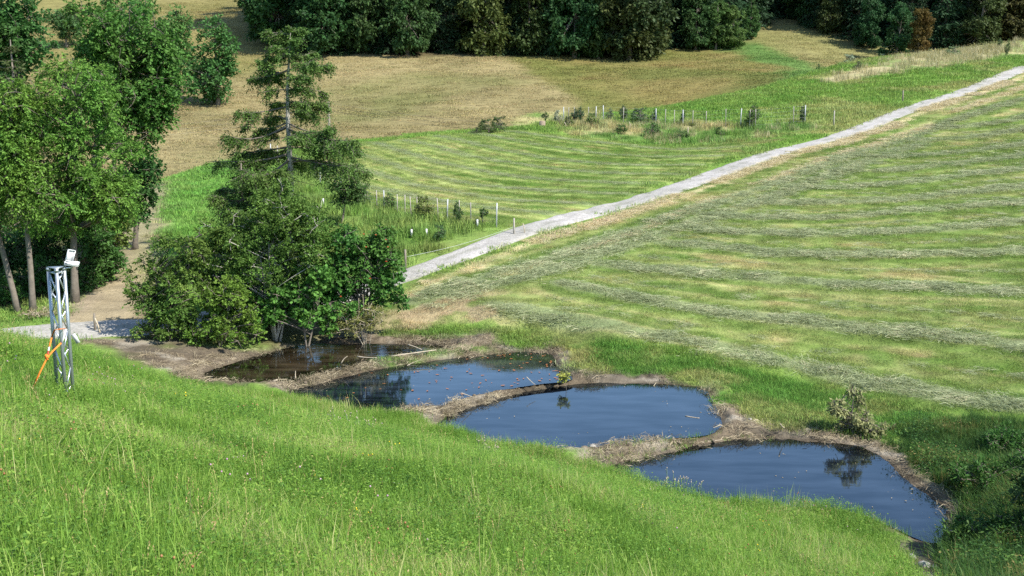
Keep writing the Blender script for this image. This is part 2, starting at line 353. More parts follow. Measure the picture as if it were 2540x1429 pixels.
    mud = mixc(mud, sstep(.55, .7, fbm(x * .5 + 70, y * 2.0, 1.0, 4)) * .7, (.085, .072, .052))
    wet = 1 - sstep(.02, .22, z['dpond']); mud = mixc(mud, wet * .75, (.075, .058, .038))
    c = mixc(c, z['mud'] * (1 - z['meadow'] * .9), mud)
    c = mixc(c, z['path'] * .85, lerp3((.25, .20, .12), (.34, .28, .17), n(.8)))
    return np.clip(c, .01, .8), z

# forest outline on the ground
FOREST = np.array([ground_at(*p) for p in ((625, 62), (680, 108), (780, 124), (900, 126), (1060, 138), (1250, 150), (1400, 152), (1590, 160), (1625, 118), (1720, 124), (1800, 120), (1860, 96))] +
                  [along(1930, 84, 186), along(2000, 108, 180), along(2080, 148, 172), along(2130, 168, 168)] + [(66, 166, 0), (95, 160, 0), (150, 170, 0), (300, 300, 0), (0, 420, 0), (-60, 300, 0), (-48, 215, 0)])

# ------------------------------------------------------------------ materials
MATS = {}
def new_mat(name):
    m = bpy.data.materials.new(name); m.use_nodes = True; nt = m.node_tree; nt.nodes.clear()
    MATS[name] = m; return m, nt, nt.nodes, nt.links
def simple(name, col, rough=.7, metal=0.0, var=.15, scale=30.0, bump=0.0):
    m, nt, N, L = new_mat(name)
    o = N.new('ShaderNodeOutputMaterial'); p = N.new('ShaderNodeBsdfPrincipled'); L.new(p.outputs[0], o.inputs[0])
    t = N.new('ShaderNodeTexCoord'); nz = N.new('ShaderNodeTexNoise'); nz.inputs['Scale'].default_value = scale; nz.inputs['Detail'].default_value = 5
    L.new(t.outputs['Object'], nz.inputs['Vector'])
    r = N.new('ShaderNodeMapRange'); r.inputs['To Min'].default_value = 1 - var * 2; r.inputs['To Max'].default_value = 1 + var * 2
    L.new(nz.outputs['Fac'], r.inputs['Value'])
    mx = N.new('ShaderNodeVectorMath'); mx.operation = 'SCALE'; mx.inputs[0].default_value = col; L.new(r.outputs[0], mx.inputs['Scale'])
    L.new(mx.outputs[0], p.inputs['Base Color']); p.inputs['Roughness'].default_value = rough; p.inputs['Metallic'].default_value = metal
    if bump:
        b = N.new('ShaderNodeBump'); b.inputs['Strength'].default_value = bump; b.inputs['Distance'].default_value = .02
        L.new(nz.outputs['Fac'], b.inputs['Height']); L.new(b.outputs[0], p.inputs['Normal'])
    return m

def blade_mat(name, cols, patch=1.4, transl=.35, spread=1.0, rough=.6):
    """grass and leaves: colour by blade, and by patches of the meadow"""
    m, nt, N, L = new_mat(name)
    o = N.new('ShaderNodeOutputMaterial'); g = N.new('ShaderNodeNewGeometry')
    ramp = N.new('ShaderNodeValToRGB'); e = ramp.color_ramp.elements
    while len(e) < len(cols): e.new(.5)
    for i, (p, c) in enumerate(cols): e[i].position = p; e[i].color = (*c, 1)
    nz = N.new('ShaderNodeTexNoise'); nz.inputs['Scale'].default_value = 1 / patch; nz.inputs['Detail'].default_value = 4
    L.new(g.outputs['Position'], nz.inputs['Vector'])
    a = N.new('ShaderNodeMath'); a.operation = 'MULTIPLY_ADD'; L.new(nz.outputs['Fac'], a.inputs[0]); a.inputs[1].default_value = 2.1; a.inputs[2].default_value = -1.05
    b = N.new('ShaderNodeMath'); b.operation = 'MULTIPLY_ADD'; L.new(g.outputs['Random Per Island'], b.inputs[0]); b.inputs[1].default_value = spread; L.new(a.outputs[0], b.inputs[2])
    L.new(b.outputs[0], ramp.inputs['Fac'])
    p = N.new('ShaderNodeBsdfPrincipled'); p.inputs['Roughness'].default_value = rough; p.inputs['Specular IOR Level'].default_value = .3
    L.new(ramp.outputs[0], p.inputs['Base Color'])
    tr = N.new('ShaderNodeBsdfTranslucent'); L.new(ramp.outputs[0], tr.inputs['Color'])
    mx = N.new('ShaderNodeMixShader'); mx.inputs[0].default_value = transl
    L.new(p.outputs[0], mx.inputs[1]); L.new(tr.outputs[0], mx.inputs[2]); L.new(mx.outputs[0], o.inputs[0])
    return m

def tinted_mat(name, transl=.3, lo=.5, hi=1.6):
    """blades that take the colour of the ground cover they grow in, varied blade by blade"""
    m, nt, N, L = new_mat(name)
    o = N.new('ShaderNodeOutputMaterial'); g = N.new('ShaderNodeNewGeometry'); at = N.new('ShaderNodeAttribute'); at.attribute_type = 'INSTANCER'; at.attribute_name = 'tint'
    r = N.new('ShaderNodeMapRange'); r.inputs['To Min'].default_value = lo; r.inputs['To Max'].default_value = hi; L.new(g.outputs['Random Per Island'], r.inputs['Value'])
    v = N.new('ShaderNodeVectorMath'); v.operation = 'SCALE'; L.new(at.outputs['Vector'], v.inputs[0]); L.new(r.outputs[0], v.inputs['Scale'])
    p = N.new('ShaderNodeBsdfPrincipled'); p.inputs['Roughness'].default_value = .7; p.inputs['Specular IOR Level'].default_value = .2; L.new(v.outputs[0], p.inputs['Base Color'])
    tr = N.new('ShaderNodeBsdfTranslucent'); L.new(v.outputs[0], tr.inputs['Color'])
    mx = N.new('ShaderNodeMixShader'); mx.inputs[0].default_value = transl
    L.new(p.outputs[0], mx.inputs[1]); L.new(tr.outputs[0], mx.inputs[2]); L.new(mx.outputs[0], o.inputs[0])
    return m

def foliage_mat():
    """tree leaves: the object's own colour varied leaf by leaf"""
    m, nt, N, L = new_mat('foliage')
    o = N.new('ShaderNodeOutputMaterial'); g = N.new('ShaderNodeNewGeometry'); oi = N.new('ShaderNodeObjectInfo')
    nz = N.new('ShaderNodeTexNoise'); nz.inputs['Scale'].default_value = .55; nz.inputs['Detail'].default_value = 3
    L.new(g.outputs['Position'], nz.inputs['Vector'])
    hs = N.new('ShaderNodeHueSaturation'); L.new(oi.outputs['Color'], hs.inputs['Color'])
    v = N.new('ShaderNodeMapRange'); v.inputs['To Min'].default_value = .85; v.inputs['To Max'].default_value = 2.1
    L.new(g.outputs['Random Per Island'], v.inputs['Value']); L.new(v.outputs[0], hs.inputs['Value'])
    h = N.new('ShaderNodeMapRange'); h.inputs['From Min'].default_value = .25; h.inputs['From Max'].default_value = .75
    h.inputs['To Min'].default_value = .49; h.inputs['To Max'].default_value = .525
    L.new(nz.outputs['Fac'], h.inputs['Value']); L.new(h.outputs[0], hs.inputs['Hue'])
    p = N.new('ShaderNodeBsdfPrincipled'); p.inputs['Roughness'].default_value = .6; p.inputs['Specular IOR Level'].default_value = .2
    L.new(hs.outputs[0], p.inputs['Base Color'])
    tr = N.new('ShaderNodeBsdfTranslucent'); L.new(hs.outputs[0], tr.inputs['Color'])
    mx = N.new('ShaderNodeMixShader'); mx.inputs[0].default_value = .33
    L.new(p.outputs[0], mx.inputs[1]); L.new(tr.outputs[0], mx.inputs[2]); L.new(mx.outputs[0], o.inputs[0])
    return m

def ground_mat():
    m, nt, N, L = new_mat('ground_cover')
    o = N.new('ShaderNodeOutputMaterial'); p = N.new('ShaderNodeBsdfPrincipled'); L.new(p.outputs[0], o.inputs[0])
    at = N.new('ShaderNodeAttribute'); at.attribute_name = 'cover'
    g = N.new('ShaderNodeNewGeometry')
    def noise(s, d=5):
        n = N.new('ShaderNodeTexNoise'); n.inputs['Scale'].default_value = s; n.inputs['Detail'].default_value = d; n.inputs['Roughness'].default_value = .7
        L.new(g.outputs['Position'], n.inputs['Vector']); return n
    a, b = noise(1.1, 6), noise(9.0, 6)
    mp = N.new('ShaderNodeMapping'); mp.inputs['Scale'].default_value = (.35, 1.6, 1); L.new(g.outputs['Position'], mp.inputs['Vector'])
    c = N.new('ShaderNodeTexNoise'); c.inputs['Scale'].default_value = 1.3; c.inputs['Detail'].default_value = 6; L.new(mp.outputs[0], c.inputs['Vector'])
    s = N.new('ShaderNodeMath'); s.operation = 'ADD'; L.new(a.outputs['Fac'], s.inputs[0]); L.new(b.outputs['Fac'], s.inputs[1])
    s2 = N.new('ShaderNodeMath'); s2.operation = 'ADD'; L.new(s.outputs[0], s2.inputs[0]); L.new(c.outputs['Fac'], s2.inputs[1])
    r = N.new('ShaderNodeMapRange'); r.inputs['From Min'].default_value = 1.0; r.inputs['From Max'].default_value = 2.0
    r.inputs['To Min'].default_value = .55; r.inputs['To Max'].default_value = 1.45; L.new(s2.outputs[0], r.inputs['Value'])
    v = N.new('ShaderNodeVectorMath'); v.operation = 'SCALE'; L.new(at.outputs['Color'], v.inputs[0]); L.new(r.outputs[0], v.inputs['Scale'])
    L.new(v.outputs[0], p.inputs['Base Color']); p.inputs['Roughness'].default_value = .95; p.inputs['Specular IOR Level'].default_value = .1
    bp = N.new('ShaderNodeBump'); bp.inputs['Strength'].default_value = .9; bp.inputs['Distance'].default_value = .06
    L.new(s2.outputs[0], bp.inputs['Height']); L.new(bp.outputs[0], p.inputs['Normal'])
    return m

def gravel_mat():
    m, nt, N, L = new_mat('gravel')
    o = N.new('ShaderNodeOutputMaterial'); p = N.new('ShaderNodeBsdfPrincipled'); L.new(p.outputs[0], o.inputs[0])
    g = N.new('ShaderNodeNewGeometry'); v = N.new('ShaderNodeTexVoronoi'); v.inputs['Scale'].default_value = 11; L.new(g.outputs['Position'], v.inputs['Vector'])
    nz = N.new('ShaderNodeTexNoise'); nz.inputs['Scale'].default_value = 1.2; nz.inputs['Detail'].default_value = 5; L.new(g.outputs['Position'], nz.inputs['Vector'])
    sp = N.new('ShaderNodeSeparateColor'); L.new(v.outputs['Color'], sp.inputs[0])
    ad = N.new('ShaderNodeMath'); ad.operation = 'MULTIPLY_ADD'; L.new(sp.outputs[0], ad.inputs[0]); ad.inputs[1].default_value = .6; L.new(nz.outputs['Fac'], ad.inputs[2])
    rp = N.new('ShaderNodeValToRGB'); e = rp.color_ramp.elements
    e[0].position = .25; e[0].color = (.22, .205, .18, 1); e[1].position = 1.1; e[1].color = (.41, .385, .35, 1)
    L.new(ad.outputs[0], rp.inputs[0]); p.inputs['Roughness'].default_value = .9
    at = N.new('ShaderNodeAttribute'); at.attribute_name = 'wear'; mw = N.new('ShaderNodeMix'); mw.data_type = 'RGBA'
    L.new(at.outputs['Fac'], mw.inputs[0]); L.new(rp.outputs[0], mw.inputs[6]); mw.inputs[7].default_value = (.17, .17, .115, 1); L.new(mw.outputs[2], p.inputs['Base Color'])
    b = N.new('ShaderNodeBump'); b.inputs['Strength'].default_value = .6; b.inputs['Distance'].default_value = .03; b.invert = True
    L.new(v.outputs['Distance'], b.inputs['Height']); L.new(b.outputs[0], p.inputs['Normal'])
    return m

def water_mat(name, murk, clear):
    m, nt, N, L = new_mat(name)
    o = N.new('ShaderNodeOutputMaterial'); g = N.new('ShaderNodeNewGeometry')
    mp = N.new('ShaderNodeMapping'); mp.inputs['Scale'].default_value = (.6, 2.0, 1); mp.inputs['Rotation'].default_value = (0, 0, .3); L.new(g.outputs['Position'], mp.inputs['Vector'])
    nz = N.new('ShaderNodeTexNoise'); nz.inputs['Scale'].default_value = 1.4; nz.inputs['Detail'].default_value = 6; L.new(mp.outputs[0], nz.inputs['Vector'])
    rp = N.new('ShaderNodeValToRGB'); e = rp.color_ramp.elements
    e[0].position = .35; e[0].color = (*[c * .3 for c in murk], 1); e[1].position = .70; e[1].color = (*[c * 2.3 for c in murk], 1); L.new(nz.outputs['Fac'], rp.inputs[0])
    d = N.new('ShaderNodeBsdfDiffuse'); L.new(rp.outputs[0], d.inputs['Color'])
    t = N.new('ShaderNodeBsdfTransparent'); t.inputs['Color'].default_value = (.62, .52, .38, 1)
    at = N.new('ShaderNodeAttribute'); at.attribute_name = 'depth'; mr = N.new('ShaderNodeMapRange'); mr.inputs['From Max'].default_value = clear; L.new(at.outputs['Fac'], mr.inputs['Value']); mr.inputs['To Min'].default_value = .1; mr.inputs['To Max'].default_value = .93
    body = N.new('ShaderNodeMixShader'); L.new(mr.outputs[0], body.inputs[0]); L.new(t.outputs[0], body.inputs[1]); L.new(d.outputs[0], body.inputs[2])
    n2 = N.new('ShaderNodeTexNoise'); n2.inputs['Scale'].default_value = 5; n2.inputs['Detail'].default_value = 3; L.new(mp.outputs[0], n2.inputs['Vector'])
    b = N.new('ShaderNodeBump'); b.inputs['Strength'].default_value = .06; b.inputs['Distance'].default_value = .02; L.new(n2.outputs['Fac'], b.inputs['Height'])
    gl = N.new('ShaderNodeBsdfGlossy'); gl.inputs['Roughness'].default_value = .02; gl.inputs['Color'].default_value = (.82, .93, 1, 1); L.new(b.outputs[0], gl.inputs['Normal'])
    fr = N.new('ShaderNodeFresnel'); fr.inputs['IOR'].default_value = 1.74
    mx = N.new('ShaderNodeMixShader'); L.new(fr.outputs[0], mx.inputs[0]); L.new(body.outputs[0], mx.inputs[1]); L.new(gl.outputs[0], mx.inputs[2]); L.new(mx.outputs[0], o.inputs[0])
    return m

foliage_mat(); ground_mat(); gravel_mat(); water_mat('brown_water', (.030, .022, .012), .5); water_mat('pond_water', (.010, .014, .020), .35)
simple('bark', (.16, .135, .105), .9, var=.3, scale=8, bump=.6); simple('pale_bark', (.36, .33, .28), .85, var=.3, scale=7, bump=.5)
simple('galvanised', (.40, .43, .44), .42, .75, .08, 6); simple('bare_aluminium', (.62, .64, .66), .35, .8, .06, 9)
simple('white_plastic', (.74, .74, .72), .45, 0, .04, 5); simple('white_webbing', (.70, .66, .62), .8, 0, .1, 40); simple('orange_webbing', (.85, .22, .02), .7, 0, .1, 60)
simple('red_plastic', (.45, .06, .03), .6); simple('clear_plastic', (.55, .56, .53), .25, 0, .05, 4); simple('dark_plastic', (.03, .03, .035), .5)
simple('post_metal', (.40, .41, .41), .5, .2, .1, 12); simple('post_wood', (.34, .31, .26), .85, 0, .25, 10); simple('pole_wood', (.20, .17, .13), .85, 0, .25, 6)
simple('wire', (.5, .51, .5), .5, .4); simple('dead_wood', (.42, .35, .25), .85, 0, .25, 9, .3); simple('stump_wood', (.26, .2, .14), .9, 0, .3, 9, .5)
simple('stone', (.36, .34, .30), .85, 0, .2, 12, .5); simple('guard', (.6, .6, .57), .6); simple('berry', (.55, .05, .02), .4)
simple('leaf_litter', (.34, .13, .035), .7, 0, .3, 2); simple('clod', (.17, .135, .095), .95, 0, .25, 9, .6)

# ------------------------------------------------------------------ mesh helpers
def mesh_from(name, V, Q=None, T=None, mat=None, smooth=False):
    me = bpy.data.meshes.new(name); V = np.ascontiguousarray(V, dtype=np.float32)
    Q = np.zeros((0, 4), np.int32) if Q is None else np.asarray(Q, np.int32).reshape(-1, 4)
    T = np.zeros((0, 3), np.int32) if T is None else np.asarray(T, np.int32).reshape(-1, 3)
    nq, nt = len(Q), len(T)
    me.vertices.add(len(V)); me.vertices.foreach_set('co', V.ravel())
    me.loops.add(nq * 4 + nt * 3); me.loops.foreach_set('vertex_index', np.concatenate([Q.ravel(), T.ravel()]).astype(np.int32))
    me.polygons.add(nq + nt)
    st = np.concatenate([np.arange(nq) * 4, nq * 4 + np.arange(nt) * 3]).astype(np.int32)
    me.polygons.foreach_set('loop_start', st)
    if smooth: me.polygons.foreach_set('use_smooth', np.ones(nq + nt, bool))
    me.update(calc_edges=True)
    if mat: me.materials.append(MATS[mat])
    return me
def put(name, me, parent=None, loc=None, **props):
    o = bpy.data.objects.new(name, me); ROOT.objects.link(o)
    if parent is not None: o.parent = parent
    if loc is not None: o.location = loc
    for k, v in props.items(): o[k] = v
    return o
def empty(name, loc, label, category, group=None, rz=0.0):
    o = bpy.data.objects.new(name, None); ROOT.objects.link(o); o.location = loc; o.rotation_euler = (0, 0, rz)
    o.empty_display_size = .2; o['label'] = label; o['category'] = category
    if group: o['group'] = group
    return o
def copy_tree(o, loc, rz, scale, label, group=None, colour=None):
    c = o.copy(); ROOT.objects.link(c); c.location = loc; c.rotation_euler = (0, 0, rz); c.scale = scale if np.ndim(scale) else (scale,) * 3
    c['label'] = label
    if group: c['group'] = group
    for ch in o.children:
        d = ch.copy(); ROOT.objects.link(d); d.parent = c
        if colour is not None and ch.name.startswith('crown'): d.color = (*colour, 1)
        for g in ch.children:
            e = g.copy(); ROOT.objects.link(e); e.parent = d
    return c

class MB:
    """collects tubes, boxes and quads into one mesh"""
    def __init__(s): s.V = []; s.Q = []; s.T = []; s.n = 0
    def add(s, V, Q=None, T=None):
        V = np.asarray(V, float)
        if Q is not None and len(Q): s.Q.append(np.asarray(Q) + s.n)
        if T is not None and len(T): s.T.append(np.asarray(T) + s.n)
        s.V.append(V); s.n += len(V)
    def tube(s, pts, radii, sides=6, cap=True):
        P = np.asarray(pts, float); n = len(P); R = np.broadcast_to(np.asarray(radii, float), (n,))
        d = np.gradient(P, axis=0); d /= np.linalg.norm(d, axis=1)[:, None] + 1e-9
        ref = np.array([0, 0, 1.0]) if abs(d[0, 2]) < .9 else np.array([1.0, 0, 0])
        u = np.cross(d, ref); u /= np.linalg.norm(u, axis=1)[:, None] + 1e-9; w = np.cross(d, u)
        a = np.arange(sides) * 2 * np.pi / sides
        V = (P[:, None] + R[:, None, None] * (np.cos(a)[None, :, None] * u[:, None] + np.sin(a)[None, :, None] * w[:, None])).reshape(-1, 3)
        i = np.arange(n - 1)[:, None] * sides; j = np.arange(sides)[None]; k = (j + 1) % sides
        Q = np.stack([i + j, i + k, i + sides + k, i + sides + j], -1).reshape(-1, 4)
        T = []
        if cap:
            V = np.vstack([V, P[0], P[-1]]); c0, c1 = len(V) - 2, len(V) - 1; b = (n - 1) * sides
            T = [(c0, (q + 1) % sides, q) for q in range(sides)] + [(c1, b + q, b + (q + 1) % sides) for q in range(sides)]
        s.add(V, Q, T)
    def box(s, c, half, M=None):
        c = np.asarray(c, float); h = np.asarray(half, float)
        V = np.array([(x, y, z) for x in (-1, 1) for y in (-1, 1) for z in (-1, 1)], float) * h
        if M is not None: V = V @ np.asarray(M).T
        s.add(V + c, [(0, 1, 3, 2), (4, 6, 7, 5), (0, 4, 5, 1), (2, 3, 7, 6), (0, 2, 6, 4), (1, 5, 7, 3)])
    def mesh(s, name, mat, smooth=False):
        V = np.vstack(s.V); Q = np.vstack(s.Q) if s.Q else None; T = np.vstack(s.T) if s.T else None
        return mesh_from(name, V, Q, T, mat, smooth)

def unit(v): return v / (np.linalg.norm(v, axis=-1, keepdims=True) + 1e-9)
def quads_leaf(P, D, Nn, L, W):
    S = unit(np.cross(D, Nn)); L = np.broadcast_to(L, (len(P),))[:, None]; W = np.broadcast_to(W, (len(P),))[:, None]
    m = P + D * L * .45 - np.cross(S, D) * L * .06
    V = np.stack([P, m + S * W / 2, P + D * L, m - S * W / 2], 1).reshape(-1, 3)
    return V, np.arange(len(V)).reshape(-1, 4)

def spray_leaves(rng, A, B, n, L, W, droop=.3, flat=.5):
    """leaves on both sides of many thin twigs A->B"""
    k = len(A); ax = unit(B - A); ln = np.linalg.norm(B - A, axis=1)
    t = np.clip(np.tile(np.linspace(.2, 1, n), (k, 1)) + rng.normal(0, .06, (k, n)), .05, 1.05)
    P = A[:, None] + (B - A)[:, None] * t[..., None]; P[..., 2] -= droop * .35 * (ln[:, None] * t ** 2)
    P += rng.normal(0, .25, P.shape) * L
    side = unit(np.cross(ax, np.array([0, 0, 1.0])) + rng.normal(0, .4, (k, 3)))
    sg = np.tile(np.where(np.arange(n) % 2, 1, -1), (k, 1))[..., None]
    D = unit(ax[:, None] * .7 + side[:, None] * sg * .9 + rng.normal(0, .35, P.shape) + np.array([0, 0, -droop]))
    Nn = unit(np.array([0, 0, 1.0]) * flat + ax[:, None] * .35 + rng.normal(0, .55, P.shape))
    sc = rng.uniform(.65, 1.25, k * n)
    return quads_leaf(P.reshape(-1, 3), D.reshape(-1, 3), Nn.reshape(-1, 3), L * sc, W * sc)

def lobe_sprays(rng, C, R, per, squash=.85):
    """twig start/end points in the shells of the crown's clumps"""
    n = len(C); d = unit(rng.normal(0, 1, (n * per, 3)) + np.array([0, 0, .15])); c = np.repeat(C, per, 0); r = np.repeat(R, per)[:, None]
    sc = np.array([1, 1, squash])
    A = c + d * r * rng.uniform(.15, .5, (n * per, 1)) * sc; B = c + d * r * rng.uniform(.75, 1.18, (n * per, 1)) * sc
    return A, B

def bend(a, b, rng, k=5, amp=.08, sag=0.0):
    a = np.asarray(a, float); b = np.asarray(b, float); t = np.linspace(0, 1, k)[:, None]
    L = np.linalg.norm(b - a); P = a + (b - a) * t + np.sin(np.pi * t) * rng.normal(0, amp * L, 3) * np.array([1, 1, .4])
    P[:, 2] += np.sin(np.pi * t[:, 0]) * sag * L; return P

def lobes_in(rng, env, n, rr):
    """clump centres spread through an envelope: list of (cx,cy,cz,rx,ry,rz)"""
    out = []; rad = []; w = np.array([e[3] * e[4] * e[5] for e in env]) ** .75; w /= w.sum()
    while len(out) < n:
        e = env[rng.choice(len(env), p=w)]; d = unit(rng.normal(0, 1, 3)); q = rng.uniform(.35, 1.0) ** .6
        p = np.array(e[:3]) + d * q * np.array(e[3:6])
        out.append(p); rad.append(rng.uniform(*rr))
    return np.array(out), np.array(rad)

def leafy_tree(name, loc, label, category, env, colour, *, lobes=40, rr=(.5, .9), per=14, leaves=10, leaf=(.12, .065), droop=.35,
               trunks=(((0, 0, 0), (0, 0, 2.5), .16, .09),), seed=1, group=None, bark='bark', twigs=True, squash=.85, limbs=1.0):
    """a tree or bush from its trunk lines, crown envelope and clumps (all in metres from its base)"""
    rng = np.random.default_rng(seed); root = empty(name, loc, label, category, group)
    C, R = lobes_in(rng, env, lobes, rr)
    tb = MB(); tops = []
    for a, b, r0, r1 in trunks:
        P = bend(a, b, rng, 9, .03); rad = np.linspace(r0, r1, 9); rad[0] *= 1.35; tb.tube(P, rad, 8)
        tops.append((P, rad))
    for c, r in zip(C, R):
        if rng.random() > limbs: continue
        P, rad = tops[rng.integers(len(tops))]
        dz = c[2] - np.linalg.norm(c[:2] - P[-1, :2]) * .55; i = int(np.clip(np.argmin(np.abs(P[:, 2] - dz)), 3, len(P) - 1))
        tb.tube(bend(P[i], c, rng, 6, .07, .05), np.linspace(rad[i] * .5, .012, 6), 5, False)
        if twigs:
            for q in range(4):
                e = c + unit(rng.normal(0, 1, 3)) * r * .9; tb.tube(bend(c, e, rng, 3, .1), [.012, .008, .005], 3, False)
    put('trunk', tb.mesh('trunk', bark, True), root)
    A, B = lobe_sprays(rng, C, R, per, squash)
    keep = B[:, 2] > .08
    V, Q = spray_leaves(rng, A[keep], B[keep], leaves, leaf[0], leaf[1], droop)
    cr = put('crown', mesh_from('crown', V, Q, None, 'foliage'), root); cr.color = (*colour, 1)
    return root

def conifer(name, loc, label, category, height, width, colour, *, seed=1, whorls=16, per=6, needle=(.3, .1), base=.05, droop=.25, group=None, density=1.0, ragged=.2, trunk=.02, power=.9):
    rng = np.random.default_rng(seed); root = empty(name, loc, label, category, group)
    tb = MB(); tb.tube([(0, 0, 0), (.02 * height * rng.normal() * .3, 0, height * .5), (0, 0, height)], [height * trunk, height * trunk * .6, .02], 7)
    As, Bs = [], []
    for w in range(whorls):
        f = (w + rng.uniform(-.3, .3)) / whorls; f = min(max(f, 0), .985); z = height * (base + (1 - base) * f); R = width * (1 - f) ** power + .03 * width
        for q in range(per):
            an = rng.uniform(0, 2 * np.pi); r = R * rng.uniform(1 - ragged * 1.6, 1 + ragged * .5); d = np.array([math.cos(an), math.sin(an), 0])
            tip = d * r + np.array([0, 0, z - droop * r + .1 * r]); st = np.array([0, 0, z])
            P = bend(st, tip, rng, 6, .03, -.05); P[-1, 2] += .04 * r
            tb.tube(P, np.linspace(.012 * height * .35 * (1 - f) + .008, .005, 6), 4, False)
            n = max(3, int(r / needle[0] * 2.2 * density)); t = rng.uniform(.18, 1, n)
            pos = np.stack([np.interp(t, np.linspace(0, 1, 6), P[:, k]) for k in range(3)], 1)
            sd = np.cross(d, (0, 0, 1.0)); ln = r * .32 * (1.1 - t) + needle[0] * .8
            sg = rng.choice((-1, 1), n)
            As.append(pos); Bs.append(pos + (sd * sg[:, None] * .8 + d * .65 + np.array([0, 0, -.35]) + rng.normal(0, .15, (n, 3))) * ln[:, None])
    put('trunk', tb.mesh('trunk', 'bark', True), root)
    A, B = np.vstack(As), np.vstack(Bs)
    V, Q = spray_leaves(rng, A, B, 5, needle[0], needle[1], .3, .8)
    cr = put('crown', mesh_from('crown', V, Q, None, 'foliage'), root); cr.color = (*colour, 1)
    return root

# ------------------------------------------------------------------ ground sheet
phi = np.radians(np.concatenate([np.linspace(-180, -36, 40, endpoint=False), np.linspace(-36, 36, 560, endpoint=False), np.linspace(36, 180, 40, endpoint=False)]))
rad = np.concatenate([np.linspace(.4, 12, 60, endpoint=False), np.linspace(12, 34, 210, endpoint=False), np.geomspace(34, 110, 290, endpoint=False), np.geomspace(110, 240, 110, endpoint=False), np.geomspace(240, 900, 26)])
PH, RA = np.meshgrid(phi, rad); GX = RA * np.sin(PH); GY = RA * np.cos(PH)
gx, gy = GX.ravel(), GY.ravel()
GZ = terrain(gx, gy)
gcol, gz = ground_colour(gx, gy)
# hay heaps and worn track bed raise and lower the sheet a little
GZ = GZ + .05 * (1 - sstep(.3, .9, np.minimum(gz['hlow'], gz['hup'])))
GZ = GZ - .08 * (1 - sstep(.6, 1.2, gz['dtrack']))
def height_at(x, y):
    x = np.atleast_1d(np.asarray(x, float)); y = np.atleast_1d(np.asarray(y, float))
    r = np.clip(np.hypot(x, y), rad[0], rad[-1] * .999); p = np.arctan2(x, y)
    i = np.clip(np.searchsorted(rad, r) - 1, 0, len(rad) - 2); j = np.clip(np.searchsorted(phi, p) - 1, 0, len(phi) - 2)
    fr = (r - rad[i]) / (rad[i + 1] - rad[i]); fp = np.clip((p - phi[j]) / (phi[j + 1] - phi[j]), 0, 1); G = GZ.reshape(RA.shape)
    return (G[i, j] * (1 - fp) + G[i, j + 1] * fp) * (1 - fr) + (G[i + 1, j] * (1 - fp) + G[i + 1, j + 1] * fp) * fr
def snap(p): return np.array([p[0], p[1], float(height_at(p[0], p[1])[0])])

nr, npn = RA.shape
ii, jj = np.meshgrid(np.arange(nr - 1), np.arange(npn), indexing='ij'); jn = (jj + 1) % npn
QUADS = np.stack([ii * npn + jj, ii * npn + jn, (ii + 1) * npn + jn, (ii + 1) * npn + jj], -1).reshape(-1, 4)
QUADS = QUADS[:, ::-1]
ALLV = np.stack([gx, gy, GZ], 1)
qc = QUADS[:, 0]
zone_id = np.zeros(len(QUADS), int)
zone_id[gz['far'][qc] > .5] = 1
zone_id[gz['low'][qc] > .5] = 2; zone_id[gz['up'][qc] > .5] = 3
zone_id[(gz['mud'][qc] > .5) & (gz['meadow'][qc] < .5)] = 4
zone_id[gz['meadow'][qc] > .5] = 5
for k, nm in enumerate(('ground', 'hillside_terrain', 'mown_field', 'upper_mown_field', 'muddy_ground', 'meadow_ground')):
    q = QUADS[zone_id == k]
    if not len(q): continue
    u, inv = np.unique(q, return_inverse=True)
    me = mesh_from(nm, ALLV[u], inv.reshape(-1, 4), None, 'ground_cover', True)
    ca = me.color_attributes.new('cover', 'FLOAT_COLOR', 'POINT'); ca.data.foreach_set('color', np.hstack([gcol[u], np.ones((len(u), 1))]).astype(np.float32).ravel())
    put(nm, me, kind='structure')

# ------------------------------------------------------------------ track and ponds
tp = TRACK; td = np.gradient(tp[:, :2], axis=0); td /= np.linalg.norm(td, axis=1)[:, None]; tnrm = np.stack([td[:, 1], -td[:, 0]], 1)
fine_i = np.linspace(0, len(tp) - 1, 620); ip = lambda a: np.interp(fine_i, np.arange(len(tp)), a)
cx, cy, nx_, ny_ = ip(tp[:, 0]), ip(tp[:, 1]), ip(tnrm[:, 0]), ip(tnrm[:, 1])
acr = np.linspace(-1, 1, 13); V = []
for a in acr:
    edge = (fbm(cx * 2 + a * 30, cy * 2, 1.0, 3) - .5) * .26 * abs(a) ** 4
    off = a * (.80 - .15 * sstep(-9, -5, cx) + .17 * sstep(-2, 12, cx)) + edge * np.sign(a); x, y = cx + nx_ * off, cy + ny_ * off
    z = height_at(x, y) + .06 - .11 * abs(a) ** 6 + .03 * (fbm(x, y, .3, 3) - .5)
    V.append(np.stack([x, y, z], 1))
V = np.array(V); na, nl = len(acr), len(cx); Vf = V.reshape(-1, 3)
i, j = np.meshgrid(np.arange(na - 1), np.arange(nl - 1), indexing='ij')
Q = np.stack([i * nl + j, i * nl + j + 1, (i + 1) * nl + j + 1, (i + 1) * nl + j], -1).reshape(-1, 4)[:, ::-1]
tme = mesh_from('gravel_track', Vf, Q, None, 'gravel', True); wa_ = np.repeat(np.abs(acr), nl)
wear = np.clip(.55 * sstep(.55, .75, fbm(Vf[:, 0], Vf[:, 1], .7, 3)) * (1 - sstep(.1, .3, wa_)) + .7 * sstep(.80, 1.0, wa_ + .3 * (fbm(Vf[:, 0], Vf[:, 1], .5, 3) - .5)) + .25 * sstep(.5, .7, fbm(Vf[:, 0] + 7, Vf[:, 1], 2.5, 3)), 0, .9)
at_ = tme.attributes.new('wear', 'FLOAT', 'POINT'); at_.data.foreach_set('value', wear.astype(np.float32)); put('gravel_track', tme, kind='structure')
